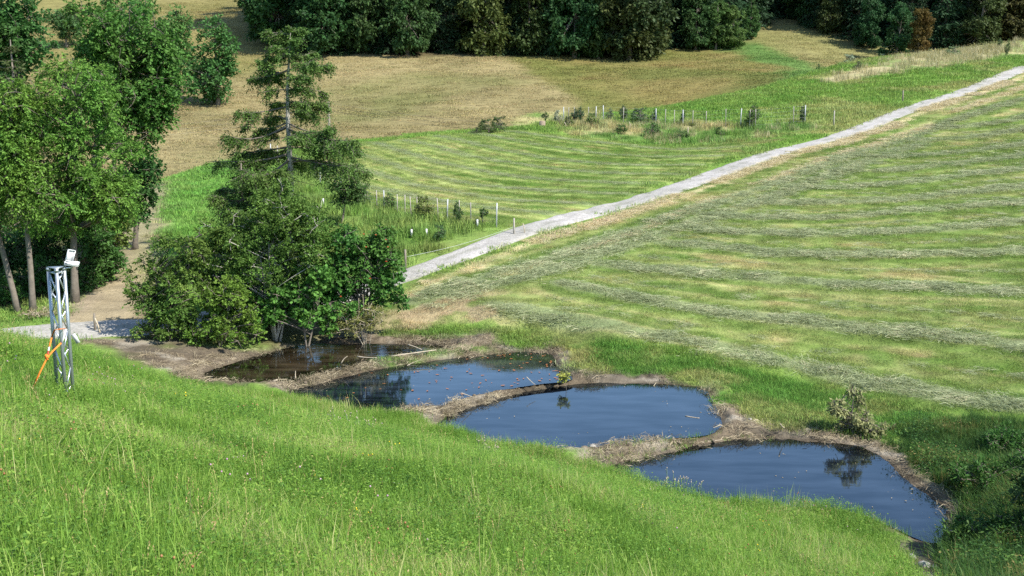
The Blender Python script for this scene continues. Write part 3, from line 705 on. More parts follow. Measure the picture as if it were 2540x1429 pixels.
for k in 'abcd':
    P = POND[k]; c = P[:, :2].mean(0); v = P[:, :2] - c; ring = P[:, :2] + v / np.linalg.norm(v, axis=1)[:, None] * .06; m = len(ring); fs = (1, .97, .92, .85, .75, .6, .35)
    V = np.vstack([np.hstack([c + (ring - c) * f, np.full((m, 1), WATER[k])]) for f in fs] + [[[c[0], c[1], WATER[k]]]]); q = np.arange(m); qn = (q + 1) % m; nf = len(fs)
    Q = np.vstack([np.stack([a * m + q, a * m + qn, (a + 1) * m + qn, (a + 1) * m + q], 1) for a in range(nf - 1)]); T = np.stack([(nf - 1) * m + q, (nf - 1) * m + qn, np.full(m, nf * m)], 1)
    n = np.cross(V[Q[0, 1]] - V[Q[0, 0]], V[Q[0, 2]] - V[Q[0, 0]])
    if n[2] < 0: Q, T = Q[:, ::-1], T[:, ::-1]
    me = mesh_from('pond_water', V, Q, T, 'brown_water' if k == 'a' else 'pond_water')
    a = me.attributes.new('depth', 'FLOAT', 'POINT'); a.data.foreach_set('value', np.maximum(-poly_sdf(P, V[:, 0], V[:, 1]) * .5, 0).astype(np.float32)); put('pond_water', me, kind='structure')
#@@OBJECTS
# ------------------------------------------------------------------ trees and bushes
def crown_px(base, Y, items):
    s = Y / FPX / math.cos(PITCH); out = []
    for it in items:
        px, py, rx, rz = it[:4]; dy = it[4] if len(it) > 4 else 0.0; dep = it[5] if len(it) > 5 else rx * s * .9
        c = along(px, py, Y + dy) - base; out.append((*c, rx * s, dep, rz * s))
    return out
def local(base, Y, px, py, dy=0.0): return tuple(along(px, py, Y + dy) - base)
def base_at(px, py, Y): return snap(along(px, py, Y))

def px_tree(name, bpx, bpy_, Y, label, category, crown, colour, stems, **kw):
    b = base_at(bpx, bpy_, Y); env = crown_px(b, Y, crown); tr = []
    for (tx, ty, r0, r1) in stems:
        t = local(b, Y, tx, ty, kw.get('lean', 0)); tr.append(((np.random.default_rng(len(tr)).normal(0, .05), 0, -.1), t, r0, r1))
    kw.pop('lean', None)
    return leafy_tree(name, b, label, category, env, colour, trunks=tr, **kw)

G_LIGHT, G_MID, G_DARK, G_OLIVE = (.115, .19, .03), (.065, .13, .025), (.035, .085, .022), (.115, .115, .028)
# left hand group
px_tree('leafy_tree', 185, 742, 32.5, 'light green leafy tree with pale straight trunk behind the truss tower', 'tree',
        [(180, 250, 110, 110), (120, 360, 120, 120), (240, 380, 100, 130), (170, 470, 150, 70), (285, 490, 55, 70), (60, 420, 60, 90), (210, 540, 90, 40), (120, 545, 80, 35)], (.095, .175, .028),
        [(188, 250, .125, .045)], lobes=130, rr=(.34, .6), per=34, leaves=15, leaf=(.09, .040), droop=.6, seed=11)
px_tree('leafy_tree', 82, 788, 31.5, 'slim leaning tree whose bare trunk rises just left of the truss tower', 'tree',
        [(50, 300, 80, 100), (20, 420, 80, 100), (90, 500, 50, 50), (-30, 330, 80, 120)], (.095, .17, .026),
        [(20, 320, .10, .04)], lobes=76, rr=(.35, .6), per=26, leaves=13, leaf=(.105, .045), droop=.6, seed=12)
px_tree('leafy_tree', 48, 792, 31.8, 'dark trunked leaning tree at the left edge of the picture', 'tree',
        [(-60, 450, 80, 110), (-10, 540, 60, 50), (-120, 350, 90, 140), (0, 260, 60, 60)], (.08, .155, .024),
        [(-70, 380, .10, .04)], lobes=50, rr=(.35, .6), per=22, leaves=11, leaf=(.105, .045), droop=.6, seed=13)
px_tree('walnut_tree', 208, 655, 37.5, 'tall broad crowned tree with boughs hanging over the dry hillside', 'tree',
        [(300, 90, 110, 90), (330, 200, 110, 90), (250, 180, 80, 120), (400, 240, 50, 60), (390, 150, 50, 60), (380, 320, 40, 40), (310, 300, 80, 80), (230, 40, 60, 50)], (.06, .125, .022),
        [(275, 130, .16, .06), (320, 160, .10, .05)], lobes=130, rr=(.4, .72), per=26, leaves=12, leaf=(.125, .07), droop=.5, seed=14)
px_tree('leafy_tree', 330, 560, 41.0, 'dark shrubby tree at the foot of the broad crowned tree', 'tree',
        [(340, 400, 45, 50), (350, 450, 32, 60), (300, 470, 50, 70), (320, 520, 35, 50)], (.035, .085, .02),
        [(340, 430, .12, .04)], lobes=44, rr=(.4, .6), per=20, leaves=11, leaf=(.13, .08), seed=15)
px_tree('dark_shrub', 130, 690, 35.5, 'dark shrub filling the shade between the left trunks', 'shrub',
        [(120, 600, 70, 60), (80, 640, 50, 40), (170, 560, 50, 50)], (.04, .085, .02), [(120, 600, .05, .02), (90, 620, .05, .02)], lobes=36, rr=(.35, .6), per=18, leaves=10, leaf=(.12, .07), seed=16)
px_tree('dark_shrub', 245, 690, 35.0, 'shadowed shrub right of the pale trunk at the dirt path', 'shrub',
        [(240, 610, 45, 60), (260, 650, 35, 40), (220, 560, 50, 50)], (.045, .095, .02), [(240, 600, .05, .02), (255, 640, .04, .02)], lobes=32, rr=(.3, .55), per=18, leaves=10, leaf=(.12, .07), seed=17)
px_tree('shrub', 285, 640, 37.0, 'yellowish green shrub along the upper dirt path', 'shrub',
        [(285, 560, 30, 40), (270, 600, 30, 35), (300, 530, 25, 35)], (.11, .14, .03), [(285, 560, .04, .02)], lobes=22, rr=(.3, .5), per=18, leaves=10, leaf=(.10, .06), seed=18)
px_tree('dark_shrub', 20, 730, 36.0, 'dark undergrowth shrub behind the leaning trunks', 'shrub',
        [(20, 620, 60, 70), (-40, 650, 50, 50), (50, 700, 40, 30)], (.035, .075, .02), [(20, 620, .05, .02)], lobes=30, rr=(.35, .6), per=18, leaves=10, leaf=(.12, .07), seed=19)
px_tree('leafy_tree', 60, 500, 52.0, 'dark green tree in the top left corner', 'tree',
        [(40, 60, 65, 70), (70, 120, 40, 40), (10, 150, 50, 50), (-20, 60, 60, 80)], (.045, .10, .024), [(45, 80, .2, .06)], lobes=60, rr=(.6, 1.0), per=20, leaves=10, leaf=(.2, .12), seed=20)
conifer('spruce_tree', base_at(55, 480, 49.0), 'dark brownish spruce behind the leafy left trees', 'tree', 8.3, 2.0, (.05, .062, .02), seed=21, whorls=20, per=7, needle=(.2, .07))
for k, (px, py, Y, cr_px, lab) in enumerate(((95, 745, 34.0, [(95, 690, 50, 40), (60, 715, 40, 25)], 'low leafy shrub between the two leaning trunks and the pale one'), (165, 735, 34.2, [(160, 690, 40, 35), (215, 700, 35, 25)], 'low green shrub around the foot of the straight trunk'), (5, 770, 33.0, [(0, 720, 50, 40), (-40, 740, 40, 30)], 'low shrub at the left edge below the dark trunk'), (275, 675, 36.0, [(270, 640, 30, 30), (255, 665, 25, 18)], 'small leafy shrub where the dirt path leaves the trees'))):
    px_tree('shrub', px, py, Y, lab, 'shrub', cr_px, (.05, .105, .022), [(cr_px[0][0], cr_px[0][1], .03, .01)], lobes=26, rr=(.25, .42), per=18, leaves=11, leaf=(.09, .05), seed=220 + k)
# trees on the far hillside, left
def far_tree(name, px, py, label, crown, colour, stems, **kw):
    g = ground_at(px, py); return px_tree(name, px, py, g[1], label, 'tree', crown, colour, stems, **kw)
FARK = dict(rr=(.8, 1.4), per=20, leaves=8, leaf=(.34, .22))
far_tree('leafy_tree', 540, 252, 'round bushy tree alone on the dry hillside with a dark foot', [(530, 120, 45, 70), (540, 190, 55, 50), (500, 160, 50, 60), (520, 220, 55, 25)], (.05, .115, .028), [(530, 110, .25, .08)], lobes=60, seed=31, **FARK)
far_tree('leafy_tree', 445, 225, 'pale green tree beside the round hillside tree', [(430, 80, 40, 55), (450, 150, 45, 60), (400, 130, 30, 50)], (.075, .14, .035), [(432, 70, .25, .08)], lobes=46, seed=32, **FARK)
far_tree('leafy_tree', 165, 108, 'small airy tree high on the dry slope', [(165, 55, 36, 28), (180, 85, 22, 20)], (.06, .115, .035), [(165, 55, .2, .06)], lobes=26, seed=33, **FARK)
far_tree('leafy_tree', 310, 190, 'tree on the slope behind the broad crowned tree', [(300, 30, 60, 45), (360, 40, 40, 45), (310, 100, 60, 60)], (.06, .12, .028), [(310, 40, .25, .08)], lobes=46, seed=34, **FARK)

# bushes by the ponds
px_tree('bush', 385, 842, 28.8, 'loose reddish tipped bush with arching stems by the gravel road', 'bush',
        [(350, 680, 48, 55), (420, 650, 60, 60), (460, 700, 60, 60), (370, 740, 40, 40), (430, 760, 50, 45), (480, 620, 40, 45)], (.08, .132, .024),
        [(345, 720, .03, .012), (400, 680, .035, .012), (440, 700, .03, .012), (380, 660, .03, .012)], lobes=64, rr=(.2, .36), per=18, leaves=12, leaf=(.085, .045), seed=41, droop=.3)
px_tree('small_leaved_tree', 684, 842, 29.7, 'many stemmed small leaved tree with pale trunks at the brown pond', 'tree',
        [(690, 540, 90, 70), (620, 590, 90, 70), (740, 600, 80, 70), (560, 640, 80, 70), (650, 660, 90, 60), (780, 570, 50, 60), (540, 580, 60, 50), (700, 500, 70, 40), (770, 640, 60, 60)], (.078, .132, .024),
        [(640, 600, .035, .015), (665, 560, .04, .015), (700, 590, .035, .015), (745, 620, .03, .012), (610, 680, .028, .01), (720, 650, .03, .012)],
        lobes=160, rr=(.2, .36), per=24, leaves=13, leaf=(.075, .036), seed=42, bark='pale_bark', lean=.3, limbs=.55)
right_bush = px_tree('berry_bush', 885, 826, 30.2, 'dense dark green bush with red berries where the track ends', 'bush',
        [(880, 620, 70, 65), (930, 660, 70, 70), (830, 680, 70, 60), (960, 720, 45, 60), (880, 740, 70, 60), (800, 740, 60, 50), (920, 590, 45, 40), (950, 610, 35, 60)], (.06, .13, .024),
        [(880, 650, .05, .02), (930, 680, .045, .015), (840, 700, .045, .015), (905, 620, .04, .015)], lobes=110, rr=(.2, .36), per=20, leaves=12, leaf=(.085, .065), seed=43)
px_tree('hazel_bush', 760, 842, 29.4, 'broad leaved bright green bush overhanging the brown pond', 'bush',
        [(760, 700, 60, 40), (720, 750, 60, 50), (800, 790, 60, 35), (660, 770, 50, 50)], (.07, .15, .026),
        [(740, 730, .03, .012), (790, 760, .03, .012)], lobes=44, rr=(.18, .32), per=14, leaves=10, leaf=(.105, .085), seed=44)
px_tree('bramble_bush', 545, 852, 28.7, 'low bramble mound with yellowish leaves above the mud flat', 'bush',
        [(520, 790, 60, 45), (570, 760, 60, 50), (490, 820, 40, 25), (600, 820, 50, 28), (540, 720, 60, 40)], (.10, .16, .024),
        [(530, 770, .02, .01), (570, 760, .02, .01)], lobes=52, rr=(.18, .32), per=16, leaves=11, leaf=(.08, .05), seed=45)
px_tree('bramble_bush', 420, 842, 28.6, 'low straggling bush spreading beside the gravel road end', 'bush',
        [(420, 805, 50, 28), (370, 825, 40, 16), (455, 790, 35, 30)], (.085, .13, .024), [(420, 800, .02, .01)], lobes=26, rr=(.15, .26), per=16, leaves=10, leaf=(.075, .045), seed=46)
px_tree('shrub', 610, 820, 31.0, 'dark shrub in the deep shade behind the bramble mound', 'bush',
        [(600, 700, 90, 60), (520, 690, 60, 50), (700, 720, 80, 60), (640, 770, 80, 50)], (.04, .09, .02), [(600, 700, .04, .02)], lobes=52, rr=(.25, .45), per=14, leaves=10, leaf=(.11, .07), seed=47)
px_tree('dry_weeds', 905, 832, 29.6, 'tangle of dry weeds and thin stems at the foot of the berry bush', 'weeds',
        [(880, 800, 50, 25), (930, 790, 35, 30), (840, 815, 40, 16)], (.16, .155, .05), [(890, 740, .012, .006), (915, 750, .012, .005), (860, 770, .012, .005), (935, 760, .01, .005), (900, 730, .01, .005)],
        lobes=34, rr=(.12, .24), per=14, leaves=10, leaf=(.06, .02), seed=48, bark='dead_wood')
# red berry clusters are parts of the berry bush
bm_ = np.random.default_rng(5); bme = MB()
for k in range(18):
    pass
def ico(r=1.0):
    t = (1 + 5 ** .5) / 2; V = unit(np.array([(-1, t, 0), (1, t, 0), (-1, -t, 0), (1, -t, 0), (0, -1, t), (0, 1, t), (0, -1, -t), (0, 1, -t), (t, 0, -1), (t, 0, 1), (-t, 0, -1), (-t, 0, 1)], float)) * r
    T = [(0, 11, 5), (0, 5, 1), (0, 1, 7), (0, 7, 10), (0, 10, 11), (1, 5, 9), (5, 11, 4), (11, 10, 2), (10, 7, 6), (7, 1, 8), (3, 9, 4), (3, 4, 2), (3, 2, 6), (3, 6, 8), (3, 8, 9), (4, 9, 5), (2, 4, 11), (6, 2, 10), (8, 6, 7), (9, 8, 1)]
    return V, np.array(T)
for k in range(9): V_, T_ = ico(.008); bme.add(V_ + bm_.normal(0, .014, 3) * np.array([1, 1, .7]), None, T_)
berry_me = bme.mesh('berry_cluster', 'berry')
_bb = np.array(right_bush.location)
for px, py in ((902, 580), (932, 582), (957, 594), (908, 612), (962, 612), (958, 648), (918, 690), (845, 735)):
    put('berry_cluster', berry_me, right_bush, tuple(along(px, py, 30.2 - .7 + bm_.uniform(-.1, .2)) - _bb))

# the open spruce in the middle, branch by branch
def open_spruce():
    rng = np.random.default_rng(77); Y = 38.0; b = base_at(714, 690, Y)
    root = empty('open_spruce', b, 'tall open spruce with sparse drooping boughs and pale trunk behind the bushes', 'tree')
    tb = MB(); tr = np.array([local(b, Y, x, y) for x, y in ((716, 700), (715, 560), (722, 450), (718, 380), (714, 300), (713, 230), (716, 160), (718, 110), (722, 66))])
    tr[0] = (0, 0, -.1); tb.tube(tr, [.15, .12, .10, .088, .075, .06, .04, .02, .008], 9)
    put('trunk', tb.mesh('trunk', 'pale_bark', True), root)
    tips = [(661, 79), (750, 74), (690, 95), (742, 98), (672, 112), (655, 131), (645, 151), (658, 165), (628, 190), (640, 232), (589, 277), (608, 312), (628, 329), (562, 336), (588, 380), (514, 400), (554, 464), (535, 485), (600, 420), (640, 440),
            (779, 128), (782, 144), (818, 161), (760, 188), (802, 228), (811, 262), (782, 289), (819, 316), (880, 349), (883, 373), (907, 427), (863, 413), (826, 376), (770, 330), (690, 200), (740, 215), (680, 260), (760, 255), (670, 300), (740, 345), (660, 370), (690, 420), (760, 400), (700, 470), (640, 500), (590, 520)]
    lx, lz = tr[:, 0], tr[:, 2]; br = MB(); As, Bs = [], []
    for k, (tx, ty) in enumerate(tips):
        dist = abs(tx - 716); dy = rng.uniform(-1, 1) * (.25 + .012 * (ty - 60) * (1.2 - min(dist / 200, 1)))
        if k >= 33: dy = (-1) ** k * (.3 + .0045 * (ty - 60))
        tip = np.array(local(b, Y, tx, ty, dy))
        s0 = ty + dist * .12 if ty < 180 else ty - dist * rng.uniform(.05, .22)
        sz = local(b, Y, 716, s0)[2]; st = np.array([np.interp(sz, lz, lx), np.interp(sz, lz, tr[:, 1]), sz])
        P = bend(st, tip, rng, 8, .05, rng.uniform(-.16, .08)); L = np.linalg.norm(tip - st)
        br.tube(P, np.linspace(.012 + .013 * L, .006, 8), 5, False)
        d = unit(tip - st); sd = unit(np.cross(d, (0, 0, 1.0))); n = int(26 + 62 * L); f0 = .22 if ty > 150 else .05
        t = rng.uniform(f0, 1, n) ** .8; pos = np.stack([np.interp(t, np.linspace(0, 1, 8), P[:, q]) for q in range(3)], 1)
        ln = (.18 + .24 * L * np.sin(np.clip(t, 0, 1) * np.pi * .85) * .8) * rng.uniform(.5, 1.2, n)
        e = pos + (sd * rng.choice((-1, 1), n)[:, None] * rng.uniform(.2, .9, (n, 1)) + d * .55 + np.array([0, 0, 1.0]) * rng.normal(-.45, .3, (n, 1)) + rng.normal(0, .22, (n, 3))) * ln[:, None]
        k2 = fbm(t * 7 + k * 3.1, t * 0 + k, 1.0, 2) > .33; pos, e = pos[k2], e[k2]; n = len(pos)
        As.append(pos); Bs.append(e)
        for q in range(0, n, 3): br.tube([pos[q], (pos[q] + e[q]) / 2 + (0, 0, .01), e[q]], [.008, .006, .004], 3, False)
    for k in range(60):   # the bushy leader
        z = lz[-1] * rng.uniform(.83, 1.0); s = np.array([np.interp(z, lz, lx), np.interp(z, lz, tr[:, 1]), z]); a = rng.uniform(0, 6.28); L = .12 + .55 * (1 - z / lz[-1]) / .17 * .6
        As.append(s[None]); Bs.append((s + np.array([math.cos(a), math.sin(a), rng.uniform(.2, .9)]) * L)[None])
    # bare dead snags
    for k in range(26):
        z = rng.uniform(.12, .75) * lz[-1]; a = rng.uniform(0, 6.28); L = rng.uniform(.3, .9); st = np.array([np.interp(z, lz, lx), np.interp(z, lz, tr[:, 1]), z])
        br.tube(bend(st, st + np.array([math.cos(a), math.sin(a), -.25]) * L, rng, 4, .05), np.linspace(.013, .004, 4), 4, False)
    put('branches', br.mesh('branches', 'bark', True), root)
    A, B = np.vstack(As), np.vstack(Bs)
    V, Q = spray_leaves(rng, A, B, 14, .09, .040, .35, .5)
    cr = put('crown', mesh_from('crown', V, Q, None, 'foliage'), root); cr.color = (.07, .115, .024, 1)
open_spruce()
conifer('young_fir', base_at(608, 640, 37.0), 'young dark fir beside the foot of the open spruce', 'tree', 3.5, 1.25, (.05, .09, .022), seed=78, whorls=16, per=8, needle=(.12, .05), base=.1, density=1.6)
px_tree('shrub', 845, 520, 42.0, 'leafy shrub right of the open spruce at the fence', 'shrub', [(865, 440, 35, 40), (850, 480, 45, 35), (880, 470, 25, 30)], (.05, .095, .024), [(865, 440, .04, .02)], lobes=30, rr=(.2, .35), per=16, leaves=10, leaf=(.09, .05), seed=79)
px_tree('shrub', 555, 455, 60.0, 'small bush on the crest left of the open spruce', 'shrub', [(545, 415, 25, 18), (570, 425, 30, 20)], (.06, .10, .028), [(550, 420, .03, .01)], lobes=16, rr=(.3, .45), per=14, leaves=9, leaf=(.12, .07), seed=80)

# ------------------------------------------------------------------ the forest across the valley
def proto_broad(seed, colour):
    rng = np.random.default_rng(seed)
    env = [(0, 0, 8.5, 3.4, 3.4, 5.5), (0, 0, 1.7, 3.3, 3.3, 1.5), (rng.normal(0, .8), rng.normal(0, .8), 4.0, 3.6, 3.6, 3.2), (rng.normal(0, 1), rng.normal(0, 1), 11.5, 2.4, 2.4, 3.2), (rng.normal(0, 1.5), -1.2, 2.4, 3.0, 3.0, 1.8)]
    return dict(env=env, lobes=92, rr=(.8, 1.4), per=22, leaves=7, leaf=(.46, .25), droop=.75, trunks=(((0, 0, -.3), (rng.normal(0, .5), rng.normal(0, .4), 12), .3, .08),), seed=seed, twigs=False, limbs=.5, squash=.7)
FRONT = [  # sight x, foot y, kind, height, width scale, colour, label
    (690, 106, 0, 18, .95, (.035, .085, .022), 'deep green broadleaf tree at the left end of the forest edge'),
    (800, 122, 1, 18, 1.05, (.034, .08, .022), 'wide dark green broadleaf tree second from the left forest end'),
    (905, 124, 2, 18, .75, (.045, .08, .022), 'narrow olive broadleaf tree above the spruce tip side of the forest'),
    (1010, 138, 0, 16, .9, (.045, .085, .024), 'drooping green tree at the forest edge with a bare branch beside it'),
    (745, 112, 4, 18, .7, (.027, .056, .022), 'dark spruce wedged between the two left end broadleaf trees'),
    (858, 118, 4, 19, .7, (.028, .058, .022), 'dark spruce left of the narrow olive tree'),
    (958, 120, 3, 19, .75, (.026, .055, .022), 'dark spruce right of the narrow olive tree'),
    (1262, 138, 4, 20, .75, (.026, .054, .022), 'dark spruce between the weeping tree and the beech'),
    (1372, 142, 3, 20, .8, (.027, .056, .022), 'dark spruce left of the dark maple'),
    (1618, 120, 3, 19, .8, (.026, .055, .022), 'dark spruce rising behind the corner beech'),
    (1700, 112, 3, 19, .8, (.028, .058, .023), 'dark spruce behind the pasture edge tree'),
    (1105, 128, 4, 16, .8, (.028, .055, .022), 'dark narrow spruce in a gap of the forest front'),
    (1200, 150, 1, 18, .9, (.078, .10, .025), 'yellow olive weeping tree at the forest edge'),
    (1320, 148, 2, 18, .85, (.055, .08, .022), 'olive brown beech right of the yellow olive weeping tree'),
    (1425, 156, 0, 19, .9, (.034, .080, .024), 'dark blue green maple in the middle of the forest edge'),
    (1485, 158, 2, 14, .7, (.055, .09, .023), 'small olive tree tucked against the dark maple'),
    (1560, 160, 1, 18, 1.0, (.062, .075, .021), 'brownish olive beech at the corner of the forest edge'),
    (1660, 112, 4, 18, .9, (.026, .058, .024), 'dark spruce just behind the forest corner'),
    (1725, 124, 0, 11, .9, (.05, .098, .028), 'green tree above the pasture right of the forest corner'),
    (1775, 122, 2, 7.5, 1.0, (.075, .13, .032), 'low light green bushy tree on the pasture edge'),
    (1822, 118, 1, 6.5, 1.1, (.09, .145, .035), 'brightest low bushy tree on the pasture edge'),
    (1860, 96, 0, 6.0, .9, (.06, .12, .03), 'low bushy tree nearest the pasture top'),
]
BEHIND = [  # beyond the right crest: sight x, sight y, metres ahead
    (1915, 84, 192, 4, 18, 1.0, (.027, .06, .024), 'dark spruce over the pasture top'),
    (1990, 108, 184, 0, 14, 1.1, (.045, .092, .028), 'rounded green tree over the pasture shoulder'),
    (2055, 140, 176, 1, 11, .9, (.062, .08, .026), 'olive tree sloping down to the pasture tip'),
    (2130, 165, 176, 2, 16, .9, (.12, .085, .022), 'tall orange brown autumn tree behind the right crest'),
    (2150, 165, 168, 0, 9, .9, (.035, .085, .028), 'green tree in front of the orange brown tree'),
    (2205, 165, 172, 4, 17, .8, (.027, .058, .022), 'pointed dark spruce right of the tall orange tree'),
    (2255, 165, 168, 3, 16, .8, (.026, .055, .022), 'pointed dark spruce above the small orange tree'),
    (2395, 145, 166, 4, 17, .8, (.027, .056, .022), 'pointed dark spruce left of the olive yellow tree'),
    (2225, 165, 158, 1, 9, .9, (.038, .092, .028), 'rounded dark green tree right of the orange tree'),
    (2278, 160, 155, 2, 8.5, .8, (.11, .075, .02), 'small orange leaved tree behind the dry grass crest'),
    (2340, 150, 160, 4, 15, 1.0, (.032, .07, .026), 'dense spruce behind the dry grass crest'),
    (2425, 140, 158, 1, 13, 1.0, (.06, .082, .024), 'olive yellow tree towards the right picture edge'),
    (2500, 130, 162, 2, 16, 1.0, (.07, .068, .022), 'brown tinged tree at the right picture edge'),
    (2555, 130, 160, 0, 12, 1.0, (.085, .055, .02), 'rust coloured tree cut by the right picture edge'),
]
protos = {}
def forest_tree(base, kind, h, wsc, colour, label, group, seed):
    colour = tuple(np.array(colour) * (.72 if kind >= 3 else .8))
    rz = random.Random(seed).uniform(0, 6.28)
    if kind not in protos:
        if kind < 3: r = leafy_tree('forest_tree', base, label, 'tree', colour=colour, group=group, **proto_broad(300 + kind, colour))
        else: r = conifer('forest_spruce', base, label, 'tree', 15.0, 3.3, colour, seed=300 + kind, whorls=26, per=8, needle=(.55, .2), group=group, base=.03, droop=.35, power=.8)
        protos[kind] = r
        s = h / 15.0; r.scale = (s * wsc, s * wsc, s); r.rotation_euler = (0, 0, rz); return r
    s = h / 15.0; c = copy_tree(protos[kind], base, rz, (s * wsc, s * wsc, s), label, group, colour); c.name = 'forest_tree' if kind < 3 else 'forest_spruce'
    return c
for k, (px, py, kind, h, w, col, lab) in enumerate(FRONT): forest_tree(snap(ground_at(px, py - 6)), kind, h, w, col, lab, 'trees along the forest edge', k)
for k, (px, py, Y, kind, h, w, col, lab) in enumerate(BEHIND): forest_tree(base_at(px, py, Y), kind, h, w, col, lab, 'trees along the forest edge', 50 + k)
rr_ = np.random.default_rng(9); k = 0
NICK = ['left end broadleaf tree', 'wide dark broadleaf tree', 'narrow olive tree', 'drooping green tree', 'wedged spruce', 'spruce left of the olive tree', 'spruce right of the olive tree', 'spruce beside the weeping tree', 'spruce left of the maple', 'spruce behind the corner beech', 'spruce by the pasture tree', 'narrow gap spruce', 'yellow olive weeping tree', 'olive brown beech', 'dark blue green maple', 'small olive tree', 'corner beech', 'corner spruce', 'pasture edge tree', 'low light green tree', 'brightest low tree', 'lowest bushy tree', 'pasture top spruce', 'rounded shoulder tree', 'pasture tip tree', 'tall orange tree', 'tree before the orange one', 'pointed spruce by the orange tree', 'pointed spruce above the small orange tree', 'pointed spruce by the olive yellow tree', 'rounded dark green tree', 'small orange tree', 'dense crest spruce', 'olive yellow tree', 'brown tinged tree', 'rust coloured tree']
NX = np.array([ground_at(f[0], f[1])[0] for f in FRONT] + [along(*f[:3])[0] for f in BEHIND])
for row, (dy, step) in enumerate(((7, 4.2), (14, 4.8), (22, 5.5), (31, 6.5))):
    x = -42.0
    while x < 98:
        x += step * rr_.uniform(.7, 1.3)
        e = np.interp(x, FOREST[:18, 0], FOREST[:18, 1]); y = e + dy + rr_.uniform(-2, 2)
        kind = 3 if rr_.random() < .5 else (4 if rr_.random() < .75 else int(rr_.integers(0, 3)))
        base_c = np.array((.030, .062, .026)) if kind >= 3 else np.array((.045, .07, .024)); col = tuple(base_c * rr_.uniform(.75, 1.35))
        forest_tree(snap((x, y)), kind, rr_.uniform(15, 21), rr_.uniform(.85, 1.15), col,
                    ('dark forest spruce ' if kind >= 3 else 'dull green broadleaf tree ') + ('just', 'well', 'far', 'farthest')[row] + ' behind the ' + NICK[int(np.argmin(np.abs(NX - x)))], 'trees deep in the forest', 100 + k); k += 1
# ------------------------------------------------------------------ truss tower with lamp box and strap
def truss_tower():
    Y = 11.3; b = snap(along(163, 990, Y)); Rz = math.radians(22)
    root = empty('truss_tower', b, 'grey three legged aluminium truss tower standing in the meadow', 'truss')
    s = .155; H = along(139, 668, Y)[2] - b[2]; M = np.array([[math.cos(Rz), -math.sin(Rz), 0], [math.sin(Rz), math.cos(Rz), 0], [0, 0, 1]])
    # triangle corners: left rear, front, right rear
    C = [M @ np.array(p) for p in ((-s / 2, .06, 0), (.003, -.075, 0), (s / 2, .05, 0))]
    for c in C:
        m = MB(); m.tube([c + (0, 0, -.25), c + (0, 0, H * .5), c + (0, 0, H)], .0185, 14)
        m.tube([c + (0, 0, H - .02), c + (0, 0, H + .012)], .0225, 14)
        put('leg', m.mesh('leg', 'galvanised', True), root)
    for i, j in ((0, 1), (1, 2), (2, 0)):
        n = 7; zs = np.linspace(-.02, H - .05, n + 1)
        for k in range(n):
            a, c = (C[i], C[j]) if k % 2 else (C[j], C[i]); d = unit(c - a) * .02
            m = MB(); m.tube([a + d + (0, 0, zs[k]), c - d + (0, 0, zs[k + 1])], .0068, 8); put('brace', m.mesh('brace', 'bare_aluminium', True), root)
        m = MB(); m.tube([C[i] + (0, 0, H - .035), C[j] + (0, 0, H - .035)], .0068, 8); put('brace', m.mesh('brace', 'bare_aluminium', True), root)
    m = MB(); V = np.array([C[0], C[1], C[2]]); g = V.mean(0); V = g + (V - g) * 1.22
    P = np.vstack([V + (0, 0, H + .013), V + (0, 0, H + .022)]); m.add(P, [(0, 1, 4, 3), (1, 2, 5, 4), (2, 0, 3, 5)], [(2, 1, 0), (3, 4, 5)])
    put('top_plate', m.mesh('top_plate', 'galvanised'), root)
    return root, b, C, H, M
tower, tb_, TC, TH, TM = truss_tower()
def rotm(rx, ry, rz):
    cx, sx, cy, sy, cz, sz = math.cos(rx), math.sin(rx), math.cos(ry), math.sin(ry), math.cos(rz), math.sin(rz)
    return np.array([[cz, -sz, 0], [sz, cz, 0], [0, 0, 1]]) @ np.array([[cy, 0, sy], [0, 1, 0], [-sy, 0, cy]]) @ np.array([[1, 0, 0], [0, cx, -sx], [0, sx, cx]])
# opened white case on the top
cb = tb_ + TC[2] + np.array([.07, .03, TH + .03])
case = empty('equipment_case', cb, 'open white plastic case mounted on top of the truss tower', 'case')
Mc = rotm(0, math.radians(9), math.radians(-8)); m = MB()
m.box((0, 0, 0), (.105, .085, .004), Mc)
for c, h in (((0, .081, .026), (.105, .004, .024)), ((0, -.081, .026), (.105, .004, .024)), ((.101, 0, .026), (.004, .077, .024)), ((-.101, 0, .026), (.004, .077, .024))): m.box(Mc @ np.array(c), h, Mc)
m.box(Mc @ np.array((0, 0, .018)), (.090, .070, .012), Mc)
tray = put('tray', m.mesh('tray', 'white_plastic'), case)
e1 = unit(np.array((.75, .45, -.22))); e2 = unit(np.array((.42, .05, .9))); e2 = unit(e2 - e1 * (e1 @ e2)); e3 = np.cross(e1, e2); Ml = np.stack([e1, e2, e3], 1)
off = Mc @ np.array((-.10, -.01, .055)); m = MB(); hw, hl = .062, .095
m.box(off + Ml @ np.array((hw, hl, -.012)), (hw, hl, .004), Ml)
for c, h in (((hw, 2 * hl - .004, .003), (hw, .004, .012)), ((hw, .004, .003), (hw, .004, .012)), ((.004, hl, .003), (.004, hl - .008, .012)), ((2 * hw - .004, hl, .003), (.004, hl - .008, .012))): m.box(off + Ml @ np.array(c), h, Ml)
put('lid', m.mesh('lid', 'white_plastic'), case)
m = MB(); m.box(Mc @ np.array((-.075, -.087, .025)), (.014, .003, .008), Mc); put('latch', m.mesh('latch', 'dark_plastic'), tray)
m = MB(); m.tube([(-.13, .0, -.045), (-.08, 0, -.06), (.06, 0, -.015)], .008, 6); m.box((-.05, -.03, -.04), (.05, .006, .012)); put('bracket', m.mesh('bracket', 'bare_aluminium'), case)
case.scale = (.66, .66, .66); case.rotation_euler = (0, 0, math.radians(22))
